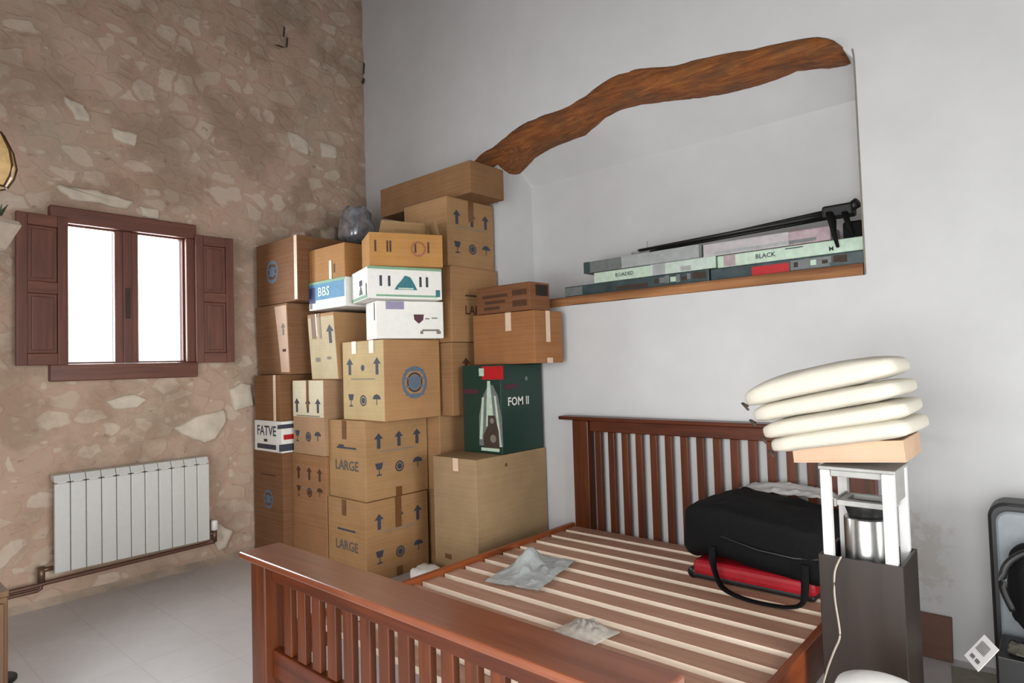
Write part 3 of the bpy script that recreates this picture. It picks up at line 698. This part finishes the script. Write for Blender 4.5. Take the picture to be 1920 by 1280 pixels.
carton('power_tool_box', 'dark green printed box with a red label, on the plain buff carton', 1.975, -.445, .345, .415, .787, 1.352, 0, 'dgreen', GB, group='boxes by the bed head')
carton('cardboard_box', 'brown box with two pale tape strips, on top of the green box', 2.195, -.36, .535, .285, 1.354, 1.685, 0, 'A66F42', [], [('L', .60, .64, 1.0, .05, 'ptape'), ('R', .46, .40, 1.0, .045, 'ptape'), ('R', .5, 0, .1, .06, 'ptape')], group='boxes by the bed head')
carton('printed_box', 'low dark brown printed box on the taped brown box by the niche sill', 2.185, -.385, .46, .20, 1.687, 1.862, 0, '7E5030',
       [('L', 'rect', .82, .66, (.12, .035), 'inkb'), ('L', 'rect', .82, .27, (.12, .04), 'inkb'), ('L', 'rect', .36, .62, (.22, .02), 'inkb'), ('L', 'rect', .36, .40, (.18, .02), 'inkb'), ('L', 'rect', .30, .18, (.14, .02), 'inkb'), ('R', 'rect', .6, .72, (.12, .07), 'dkwood')], group='boxes by the bed head')

# crumpled silver wrap and cloth on the top box by the stone wall
b = MB(); b.blob((0, 0, .15), (.115, .10, .14), .35, .4, 40, 24, .045, 9, 0, None, 2)
o = b.build('plastic_bundle', M['foil']); o.location = (.555, -.50, 2.304); tag(o, 'crumpled silver grey plastic bundle on the highest box by the stone wall', 'bundle')
b = MB(); b.blob((0, 0, .09), (.10, .10, .09), .7, .7, 30, 16, .04, 10, 0, None, 5)
o = b.build('rag', M['rag']); o.location = (.235, -.56, 2.312); tag(o, 'beige crumpled cloth beside the silver bundle', 'cloth')
b = MB(); b.blob((0, 0, .06), (.11, .08, .06), .7, .7, 26, 12, .02, 14, 0, None, 8)
o = b.build('paper_scrap', M['paper']); o.location = (1.64, -.80, .002); tag(o, 'white paper scrap on the floor beside the buff carton', 'paper')

# ------------------------------------------------------------ flat packs and tripod in the niche
def pack(name, label, x0, x1, y0, y1, z0, z1, c, prints=(), film=None):
    root = thing(name, label, 'flat pack', ((x0+x1)/2, (y0+y1)/2, z0), 0, 'flat packs on the niche sill')
    w_, d_, h = x1-x0, y1-y0, z1-z0; b = MB(); b.box(-w_/2, w_/2, -d_/2, d_/2, 0, h, .005); ml = [M[c]]
    def mi(k):
        if M[k] not in ml: ml.append(M[k])
        return ml.index(M[k])
    for ip, pr in enumerate(prints):
        if pr[0] == 'rect':
            _, a, e_, lo, hi, k = pr; F0 = lambda u, v: Vector((-w_/2+u*w_, -d_/2-.0009-.0001*ip, v*h))
            b.poly([F0(a, lo), F0(e_, lo), F0(e_, hi), F0(a, hi)], mi(k))
        else:
            _, s, u, v, size, k = pr
            b.text(s, size, lambda x, y, n: Vector((-w_/2+u*w_+x, -d_/2-.0009-.0001*ip, v*h+y)), mi(k))
    b.build('pack_body', ml, root)
    if film:
        a, e_ = film; t = MB(); g = .0035
        x_0, x_1 = -w_/2+a*w_, -w_/2+e_*w_
        t.box(x_0, x_1, -d_/2-g, d_/2+g, -.0, h+g*.6, .004)
        t.build('plastic_wrap', M['film'], root)
rnd = random.Random(3)
spk = [('rect', a, a+.02+.03*rnd.random(), .2+.2*rnd.random(), .6+.3*rnd.random(), rnd.choice(['mint', 'slate', 'crack'])) for a in [.66+.035*i for i in range(9)]]
pack('flat_pack', 'dark green-grey long pack lying on the sill at the left end', 2.15, 3.16, .03, .22, 1.787, 1.857, 'dslate', [('rect', 0, .14, .1, .9, 'slate'), ('rect', .40, .62, .15, .5, 'crack')]+spk)
pack('flat_pack', 'dark long pack with a red patch on the sill at the right end', 3.17, 3.945, .03, .22, 1.787, 1.853, 'dslate', [('rect', .30, .55, .05, .75, 'redp'), ('rect', .56, .80, .1, .85, 'slate')]+[(a, b-.08, c-.08, d, e, f) for a, b, c, d, e, f in spk])
pack('flat_pack', 'pale green lettered pack, middle of the left pile on the sill', 2.38, 3.20, .035, .225, 1.859, 1.927, 'mint', [('text', 'B.UADED', .28, .5, .032, 'ink'), ('rect', .52, .62, .0, 1, 'slate'), ('rect', .74, .82, .1, .5, 'slate')], (.5, .98))
pack('flat_pack', 'pale green lettered pack, middle of the right pile on the sill', 3.21, 3.947, .035, .225, 1.855, 1.922, 'mint', [('text', 'BLACK', .36, .52, .034, 'ink'), ('rect', .05, .14, .05, .95, 'pink'), ('rect', .5, .62, .78, .86, 'ink'), ('text', 'M', .80, .35, .03, 'ink')])
pack('flat_pack', 'plain grey pack on top of the left pile on the sill', 2.305, 3.12, .035, .215, 1.930, 2.004, 'slate', [('rect', 0, .06, 0, 1, 'dslate')], (.35, .98))
pack('flat_pack', 'pinkish grey wrapped pack on top of the right pile on the sill', 3.13, 3.80, .035, .215, 1.925, 1.997, 'pink', [('rect', .1, .9, .1, .35, 'slate')], (.0, .7))
po = MB(); po.box(-.045, .045, -.06, .06, 0, .085, .012)
o = po.build('black_pouch', M['blackfab']); o.location = (3.893, .12, 1.924); tag(o, 'small black pouch at the right end of the niche sill', 'pouch')
tri = thing('camera_tripod', 'folded black tripod lying on the packs in the niche', 'tripod', (3.3, .07, 2.01))
for (dy, dz, x0, x1, z0, z1, r_) in ((0, 0, -.60, .50, .022, .05, .011), (.035, 0, -.50, .50, .02, .075, .009), (.06, 0, -.56, .48, .018, .045, .009)):
    b = MB(); b.tube([(x0, dy, z0), (x0*.4, dy, (z0*.7+z1*.3)), (x1, dy, z1)], [r_*.8, r_, r_*1.15], 10); b.build('tripod_leg', M['black'], tri)
b = MB(); b.box(.46, .60, -.03, .07, .03, .09, .012); b.tube([(.56, .02, .06), (.62, .0, .085)], [.022, .026], 12); b.build('tripod_head', M['black'], tri)
b = MB(); b.tube([(.50, -.045, .05), (.515, -.055, -.0), (.52, -.055, -.06), (.535, -.055, -.13)], [.022, .026, .022, .014], 10, flat=.5); b.tube([(.57, -.045, .04), (.585, -.055, -.02), (.60, -.055, -.08)], [.018, .02, .012], 10, flat=.5); b.build('hanging_strap', M['blackfab'], tri)
b = MB(); b.tube([(-.62, .02, .022), (-.54, .02, .024)], [.014, .012], 10); b.tube([(-.555, .02, .022), (-.552, .02, .075)], .004, 8); b.tube([(-.66, .01, .012), (-.60, .015, .018)], .007, 8); b.build('tripod_foot', M['grey'], tri)

# ------------------------------------------------------------ bed
bed = thing('bed', 'reddish brown slatted wooden double bed frame without a mattress', 'bed', (3.1, -1.12, 0))
ox, oy = 3.1, -1.12
def bb(b, x0, x1, y0, y1, z0, z1, bev=.004, mat=0): b.box(x0-ox, x1-ox, y0-oy, y1-oy, z0, z1, bev, mat)
b = MB()
bb(b, 2.255, 2.375, -.085, -.015, 0, .984, .006, 1); bb(b, 3.845, 3.965, -.085, -.015, 0, .984, .006, 1)
bb(b, 2.376, 3.844, -.065, -.025, .915, .984); bb(b, 2.376, 3.844, -.065, -.025, .19, .282)
head = b.build('headboard', [M['bedx'], M['bedz']], bed)
b = MB(); bb(b, 2.16, 4.06, -.105, -.004, .985, 1.008, .006); b.build('headboard_cap', M['bedx'], head)
for k in range(15):
    x = 2.430+.0965*k; b = MB(); bb(b, x-.022, x+.022, -.058, -.032, .283, .914, .003); b.build('spindle', M['bedz'], head)
b = MB()
bb(b, 2.246, 2.352, -2.205, -2.10, 0, .630, .006, 1); bb(b, 3.855, 3.955, -2.205, -2.10, 0, .630, .006, 1)
bb(b, 2.353, 3.854, -2.175, -2.135, .556, .630); bb(b, 2.353, 3.854, -2.175, -2.135, .195, .300)
foot = b.build('footboard', [M['bedx'], M['bedz']], bed)
b = MB(); bb(b, 2.213, 3.992, -2.236, -2.066, .631, .656, .006); b.build('footboard_cap', M['bedcap'], foot)
for k in range(15):
    x = 2.452+.0966*k; b = MB(); bb(b, x-.026, x+.026, -2.168, -2.142, .301, .555, .003); b.build('spindle', M['bedz'], foot)
for (a, c) in ((2.226, 2.256), (3.905, 3.935)):
    b = MB(); bb(b, a, c, -2.098, -.087, .185, .334, .004); b.build('side_rail', M['bedy'], bed)
    # ledger the slats lie on
for (a, c) in ((2.258, 2.285), (3.876, 3.903)):
    b = MB(); bb(b, a, c, -2.098, -.087, .245, .285, .002); b.build('slat_ledger', M['bedy'], bed)
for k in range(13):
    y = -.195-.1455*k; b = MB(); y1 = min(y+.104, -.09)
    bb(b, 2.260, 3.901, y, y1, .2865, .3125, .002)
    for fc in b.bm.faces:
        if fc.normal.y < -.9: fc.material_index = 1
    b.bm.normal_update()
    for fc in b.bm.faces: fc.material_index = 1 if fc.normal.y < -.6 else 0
    b.build('bed_slat', [M['slat'], M['slatlit']], bed)

# things lying on the bed
b = MB(); t = bmesh.new()
def sheet(b, c, ux, uy, nx, ny, hfun, base, mat=0, thick=0.0):
    t = bmesh.new(); g = []
    for i in range(nx+1):
        row = []
        for j in range(ny+1):
            u, v = i/nx, j/ny; p = Vector(c)+Vector(ux)*(u-.5)+Vector(uy)*(v-.5)
            jx = .012*noise.noise(Vector((u*5, v*5, base))); jy = .012*noise.noise(Vector((u*5+9, v*5, base)))
            row.append(t.verts.new((p.x+jx, p.y+jy, p.z+max(.0015, hfun(u, v)))))
        g.append(row)
    for i in range(nx):
        for j in range(ny): t.faces.new((g[i][j], g[i+1][j], g[i+1][j+1], g[i][j+1]))
    ex = bmesh.ops.solidify(t, geom=t.faces[:], thickness=-.0012)
    bmesh.ops.recalc_face_normals(t, faces=t.faces[:]); b.merge(t, mat, True)
def h1(u, v):
    q = noise.noise(Vector((u*6, v*6, 3)))*.022+noise.noise(Vector((u*15, v*15, 1)))*.008
    ridge = .085*math.exp(-((u-.35)/.13)**2)*math.exp(-((v-.62)/.22)**2)
    rim = .012+.010*math.sin(u*math.pi)*math.sin(v*math.pi)
    return rim+ridge+max(0, q)*(.4+1.0*math.sin(u*math.pi)*math.sin(v*math.pi))
b = MB(); sheet(b, (0, 0, 0), (.28, .06, 0), (-.12, .46, 0), 34, 40, h1, 1.0)
o = b.build('plastic_bag', M['bagp']); o.location = (2.615, -.95, .3135); tag(o, 'crumpled blue-grey plastic bag on the slats near the left rail', 'bag')
def h2(u, v):
    q = abs(noise.noise(Vector((u*7+4, v*7, 3))))*.035
    return .006+(q+.03)*math.sin(u*math.pi)*math.sin(v*math.pi)
b = MB(); sheet(b, (0, 0, 0), (.20, -.02, 0), (.02, .17, 0), 24, 20, h2, 4.0)
o = b.build('plastic_bag', M['bagc']); o.location = (3.225, -1.36, .3135); tag(o, 'small clear crumpled plastic bag on the slats by the footboard', 'bag')

# red case under the black holdall
case = thing('suitcase', 'red soft suitcase lying on the slats under the black holdall', 'suitcase', (3.55, -.335, .3135))
b = MB(); b.box(-.275, .275, -.225, .225, .014, .092, .028, seg=3); b.build('case_body', M['red'], case)
b = MB(); b.box(-.272, .272, -.222, .222, .004, .03, .01); b.build('case_base', M['black'], case)
for (x, y) in ((-.25, -.20), (-.25, .20)):
    b = MB(); b.lathe([(.026, 0), (.026, .03)], 0, 0, 14, T=Matrix.Translation((x-.025, y+.015, .026)) @ Matrix.Rotation(R(90), 4, 'X')); b.build('case_wheel', M['black'], case)
bag = thing('holdall', 'large black fabric holdall bag on the bed slats in front of the headboard', 'bag', (3.56, -.36, .408))
def bagfn(p):
    p = p.copy()
    s = (p.x+.35)/.7
    p.z += .02*math.sin(s*5)-.012*s
    if p.x < -.16 and p.z > 0: p.z *= .96; 
    if p.x < -.18: p.z += -.02*((-.18-p.x)/.16)
    return p
b = MB(); b.blob((0, 0, .137), (.345, .240, .134), .36, .42, 64, 30, .024, 7, 0, None, 3, bagfn); b.build('bag_body', M['blackfab'], bag)
b = MB(); b.blob((-.20, -.02, .215), (.085, .13, .045), .6, .6, 30, 14, .015, 12, 0, None, 6); b.build('end_pocket', M['blackfab'], bag)
b = MB(); b.tube([(-.335, -.14, .125), (-.25, -.212, .145), (-.10, -.242, .135), (.05, -.246, .105), (.20, -.242, .095), (.30, -.215, .10)], .007, 8); b.build('zip', M['black'], bag)
def strap(pts):
    b = MB(); b.tube(pts, .017, 10, 0, .35, curve=True); b.build('carry_strap', M['blackfab'], bag)
strap([(-.155, -.25, .09), (-.15, -.262, .02), (-.135, -.268, -.03), (-.11, -.275, -.072), (-.06, -.30, -.086), (.02, -.325, -.089), (.10, -.33, -.089), (.19, -.31, -.088), (.235, -.285, -.072), (.245, -.268, -.02), (.245, -.255, .08)])
b = MB(); sheet(b, (0, 0, 0), (.44, 0, 0), (0, .11, 0), 26, 10, lambda u, v: .012+.035*math.sin(math.pi*u)**.5*v+.018*abs(noise.noise(Vector((u*9, v*4, 2)))), 7.0)
o = b.build('white_paper', M['paper']); o.location = (3.60, -.17, .672); tag(o, 'crumpled white paper on top of the black holdall', 'paper')

# ------------------------------------------------------------ stack right of the bed: dark open bin, stool, tray, cushions
X0, X1, Y0, Y1, H = 4.0, 4.246, -1.10, -.855, .685
bn = thing('open_cabinet', 'dark brown open-topped wooden box standing at the side of the bed', 'box', ((X0+X1)/2, (Y0+Y1)/2, 0))
def lb(nm, x0, x1, y0, y1, z0, z1, m='dkwood'):
    b = MB(); b.box(x0-(X0+X1)/2, x1-(X0+X1)/2, y0-(Y0+Y1)/2, y1-(Y0+Y1)/2, z0, z1, .002); return b.build(nm, M[m], bn)
lb('front_panel', X0, X1, Y0, Y0+.010, 0, H); lb('back_panel', X0, X1, Y1-.010, Y1, 0, H)
lb('side_panel', X0, X0+.010, Y0+.011, Y1-.011, 0, H); lb('side_panel', X1-.010, X1, Y0+.011, Y1-.011, 0, H)
lb('bottom_panel', X0+.011, X1-.011, Y0+.011, Y1-.011, 0, .012)
st = thing('stool', 'white-legged square stool standing inside the dark open box', 'stool', (4.122, -.978, .014))
sx, sy = 4.122, -.978
def ls(nm, x0, x1, y0, y1, z0, z1, m='white', bev=.003):
    b = MB(); b.box(x0-sx, x1-sx, y0-sy, y1-sy, z0-.014, z1-.014, bev); return b.build(nm, M[m], st)
for (a, c, e_, g) in ((4.013, 4.043, -1.086, -1.056), (4.195, 4.230, -1.086, -1.056), (4.018, 4.050, -.900, -.870), (4.203, 4.232, -.900, -.870)):
    ls('stool_leg', a, c, e_, g, .014, .966)
ls('stool_seat', 4.008, 4.236, -1.088, -.868, .967, .978, 'grey')
ls('apron', 4.044, 4.194, -1.080, -1.066, .945, .966, 'grey'); ls('apron', 4.051, 4.202, -.896, -.882, .945, .966, 'grey')
ls('apron', 4.214, 4.228, -1.055, -.901, .865, .966, 'grey')
# shelf ring with a dark opening
b = MB()
for (x0, x1, y0, y1) in ((4.052, 4.202, -1.052, -1.02), (4.052, 4.202, -.925, -.903), (4.052, 4.075, -1.019, -.926), (4.176, 4.202, -1.019, -.926)):
    b.box(x0-sx, x1-sx, y0-sy, y1-sy, .845-.014, .863-.014, .002)
b.box(4.044-sx, 4.051-sx, -1.052-sy, -.903-sy, .84-.014, .866-.014); b.box(4.203-sx, 4.212-sx, -1.052-sy, -.903-sy, .84-.014, .866-.014)
b.build('upper_shelf', M['grey'], st)
ls('lower_shelf', 4.052, 4.194, -1.054, -.902, .46, .472, 'grey')
cn = thing('steel_bin', 'shiny steel cylinder bin held between the stool legs', 'bin', (4.124, -.978, .473))
b = MB(); b.lathe([(.066, 0), (.069, .004), (.069, .325), (.066, .330), (.058, .331)], 0, 0, 36); b.build('bin_body', M['steel'], cn)
b = MB(); b.lathe([(.052, .330), (.055, .333), (.0665, .369), (.0665, .371), (.050, .345), (.02, .34)], 0, 0, 36); b.build('bin_funnel', M['black'], cn)
tr = thing('cardboard_tray', 'shallow tan cardboard tray on the stool under the cushions', 'tray', (4.10, -.965, .996))
tr.rotation_euler = (0, R(-4.6), 0)
b = MB(); t_ = .006
b.box(-.168, .168, -.125, .150, 0, t_); b.box(-.168, .168, -.125, -.125+t_, t_, .068, .001); b.box(-.168, .168, .150-t_, .150, t_, .068, .001)
b.box(-.168, -.168+t_, -.125+t_, .150-t_, t_, .068); b.box(.168-t_, .168, -.125+t_, .150-t_, t_, .068)
b.box(-.168+t_, .168-t_, -.125+t_, .150-t_, .058, .064)
b.build('tray_body', cbd('D2AE90'), tr)
names = ['cream seat cushion, topmost of the stack', 'cream seat cushion, second from the top of the stack', 'cream seat cushion, third from the top of the stack', 'cream seat cushion at the bottom of the stack, on the cardboard tray']
#            left-right centre, z centre, tilt
CU = [(4.022, 1.262, 12.5, .245, -1.0), (4.040, 1.196, 11.8, .238, -.985), (4.060, 1.135, 11.2, .230, -.975), (4.078, 1.082, 10.6, .222, -.965)]
for i, (x, z, tl, hw, yy) in enumerate(CU):
    cs = thing('seat_cushion', names[i], 'cushion', (x, yy, z), 0, 'stack of cream cushions')
    cs.rotation_euler = (0, R(-tl), R((2, -1, 1, -2)[i]))
    hh = .037 if i == 0 else .033
    def cf(p, i=i, hw=hw):
        p = p.copy(); d = max(0, -p.x/hw-.35); p.z -= .018*d*d*(1 if i else 1.6)
        if i == 0 and p.z > 0: p.z *= 1.0+.45*(1-min(1, (p.x/hw)**2))
        return p
    b = MB(); b.blob((0, 0, 0), (hw, .185, hh), .52, .28, 64, 18, .004, 12, 0, None, i, cf); b.build('cushion_cover', M['cream'], cs)
    b = MB(); b.tube([(-hw+.012, -.150, -hh*.6-.012), (-hw+.002, -.165, -hh*.2-.012), (-hw+.018, -.172, -hh-.010)], .006, 8, 0, .5); b.build('tie', M['crack'], cs)
b = MB(); b.tube([(4.073, -1.108, .690), (4.063, -1.107, .670), (4.050, -1.106, .630), (4.047, -1.106, .555), (4.057, -1.106, .455), (4.055, -1.106, .42), (4.035, -1.106, .37), (4.006, -1.106, .285), (3.985, -1.115, .18), (3.99, -1.14, .02), (4.05, -1.2, .006)], .0032, 8, curve=True)
tag(b.build('power_cable', M['cable']), 'thin pale cable hanging down the front of the dark open box', 'cable')
# rounded white tub at the bottom edge
tb = thing('white_tub', 'rounded white tub in front of the dark open box at the bottom edge', 'tub', (4.235, -1.44, 0))
b = MB(); b.lathe([(.085, 0), (.095, .01), (.105, .40)], 0, 0, 36); b.build('tub_body', M['white'], tb)
b = MB(); b.lathe([(.108, .401), (.112, .405), (.112, .425), (.10, .452), (.05, .472), (.01, .476)], 0, 0, 36); b.build('tub_lid', M['paper'], tb)

# ------------------------------------------------------------ right edge of the picture
b = MB(); b.box(-.075, .075, -.009, .009, 0, .185, .002); o = b.build('wooden_board', M['board']); o.location = (4.150, -.045, .0015); o.rotation_euler = (R(-9), 0, 0)
tag(o, 'small brown board leaning on the white wall beside the dark open box', 'board')
b = MB(); b.box(-.16, .14, -.14, .13, 0, .006, .001); o = b.build('flattened_carton', M['flatcard']); o.location = (4.45, -.22, .001); o.rotation_euler = (0, 0, R(8)); tag(o, 'flattened grey-green card lying on the floor by the wall', 'card')
o.location = (4.40, -.20, .001)
sc_ = thing('hard_suitcase', 'grey hard-shell suitcase with a black rim standing by the white wall', 'suitcase', (4.62, -.235, .008))
def rrect(w_, h_, r_, n=8):
    pts = []
    for (cx, cz, a0) in ((w_/2-r_, h_-r_, 0), (-w_/2+r_, h_-r_, 90), (-w_/2+r_, r_, 180), (w_/2-r_, r_, 270)):
        for k in range(n+1):
            a = R(a0+90*k/n); pts.append((cx+r_*math.cos(a), cz+r_*math.sin(a)))
    return pts
b = MB(); b.prism([(x, .07, z) for x, z in rrect(.45, .755, .06)], (0, -.14, 0), 0, False, .012); b.build('case_rim', M['black'], sc_)
b = MB(); b.prism([(x, -.071, z+.028) for x, z in rrect(.40, .70, .045)], (0, -.022, 0), 0, False, .009); b.build('case_shell', M['shell'], sc_)
cr = thing('crate', 'small dark box at the right edge with a card on top', 'box', (4.58, -.48, 0))
b = MB(); b.box(-.155, .15, -.12, .11, 0, .286, .004); b.build('crate_body', M['black'], cr)
A_, B_, C_, D_ = Vector((4.331, -.60, .262)), Vector((4.376, -.672, .246)), Vector((4.430, -.575, .3005)), Vector((4.384, -.505, .317))
nn = (B_-A_).cross(D_-A_).normalized()
if nn.z < 0: nn = -nn
b = MB(); b.prism([A_, B_, C_, D_], nn*-.003)
def Q(u, v): return A_+(D_-A_)*u+(B_-A_)*v+nn*.0012
def qd(u0, u1, v0, v1): b.poly([Q(u0, v0), Q(u1, v0), Q(u1, v1), Q(u0, v1)], 1)
for k in range(7): qd(.46+k*.052, .49+k*.052, .15, .75)
qd(.14, .26, .2, .45); qd(.14, .26, .55, .8)
o = b.build('label_card', [M['paper'], M['barcode']]); tag(o, 'white card with a barcode tilted on the edge of the small dark box', 'card')
b = MB(); sheet(b, (0, 0, 0), (.10, 0, 0), (0, .13, 0), 8, 8, lambda u, v: .004+.012*abs(noise.noise(Vector((u*4, v*4, 5)))), 11.0)
o = b.build('grey_paper', M['flatcard']); o.location = (4.50, -.51, .2875); tag(o, 'crumpled grey paper lying on top of the small dark box', 'paper')
bk = thing('black_bag', 'black bag with a curved handle on the small dark box at the right edge', 'bag', (4.60, -.425, .300))
b = MB(); b.blob((0, 0, .17), (.14, .085, .17), .5, .6, 40, 22, .03, 9, 0, None, 4); b.build('bag_body', M['blackfab'], bk)
b = MB(); b.tube([(-.13, -.07, .12), (-.155, -.075, .20), (-.14, -.07, .28), (-.08, -.05, .33), (.0, -.04, .34)], .012, 10, curve=True); b.build('bag_handle', M['black'], bk)

# ------------------------------------------------------------ left edge: lamp, planter and cabinet corner
lp = thing('pendant_lamp', 'amber paper pendant lamp with dark ribs hanging at the left edge', 'lamp', (1.0, -2.80, 2.235))
prof = [(.062, 0), (.088, .05), (.098, .10), (.086, .17), (.050, .25)]
b = MB(); b.lathe(prof, 0, 0, 8, smooth=False); b.build('lamp_shade', M['amber'], lp)
b = MB()
for k in range(8):
    a = k*math.pi/4; b.tube([(r_*1.02*math.cos(a), r_*1.02*math.sin(a), z) for r_, z in prof], .005, 6)
for r_, z in (prof[0], prof[-1]): b.tube([(r_*1.02*math.cos(k*math.pi/4), r_*1.02*math.sin(k*math.pi/4), z) for k in range(9)], .005, 6)
b.build('lamp_ribs', M['inkb'], lp)
b = MB(); b.tube([(0, 0, .25), (0, 0, ZC-2.235)], .004, 6); b.build('lamp_cord', M['black'], lp)
pl = thing('plant_stand', 'beige faceted dish with dark leaves on a tall stand, below the amber lamp', 'planter', (1.0, -2.79, 0))
b = MB(); b.lathe([(.055, 0), (.068, .022), (.117, .108), (.105, .128), (.06, .135)], 0, 0, 6, smooth=False, T=Matrix.Translation((0, 0, 1.95)) @ Matrix.Rotation(R(-4), 4, 'Z')); b.build('dish', M['clay'], pl)
b = MB()
for (a, l_, z) in ((.5, .06, .20), (2.0, .07, .22), (3.6, .06, .2), (5.2, .065, .21)):
    dx, dy = math.cos(a), math.sin(a)
    b.prism([(dx*.01, dy*.01, .137+1.95), (dx*.03-dy*.015, dy*.03+dx*.015, .165+1.95), (dx*l_, dy*l_, z+1.95), (dx*.035+dy*.015, dy*.035-dx*.015, .16+1.95)], (0, 0, .003))
b.build('leaves', M['leaf'], pl)
b = MB(); b.lathe([(.012, .02), (.012, 1.949)], 0, 0, 12); b.build('stand_pole', M['black'], pl)
b = MB(); b.lathe([(.09, 0), (.09, .012), (.02, .02)], 0, 0, 24); b.build('stand_base', M['black'], pl)
cb = thing('side_cabinet', 'low brown wooden cabinet cut off by the left edge', 'cabinet', (1.3, -3.01, 0))
b = MB(); b.box(-.2, .2, -.19, .19, .04, .50, .004); b.build('cabinet_body', M['oldwood'], cb)
b = MB(); b.box(-.205, .205, -.2, .194, .501, .525, .004); b.build('cabinet_top', M['oldwood'], cb)
b = MB(); b.box(.201, .214, -.18, .175, .06, .48, .003); b.build('cabinet_door', M['oldwood'], cb)
for (x, y) in ((-.18, -.17), (.18, -.17), (-.18, .17), (.18, .17)):
    b = MB(); b.box(x-.018, x+.018, y-.018, y+.018, 0, .039); b.build('cabinet_leg', M['oldwood'], cb)
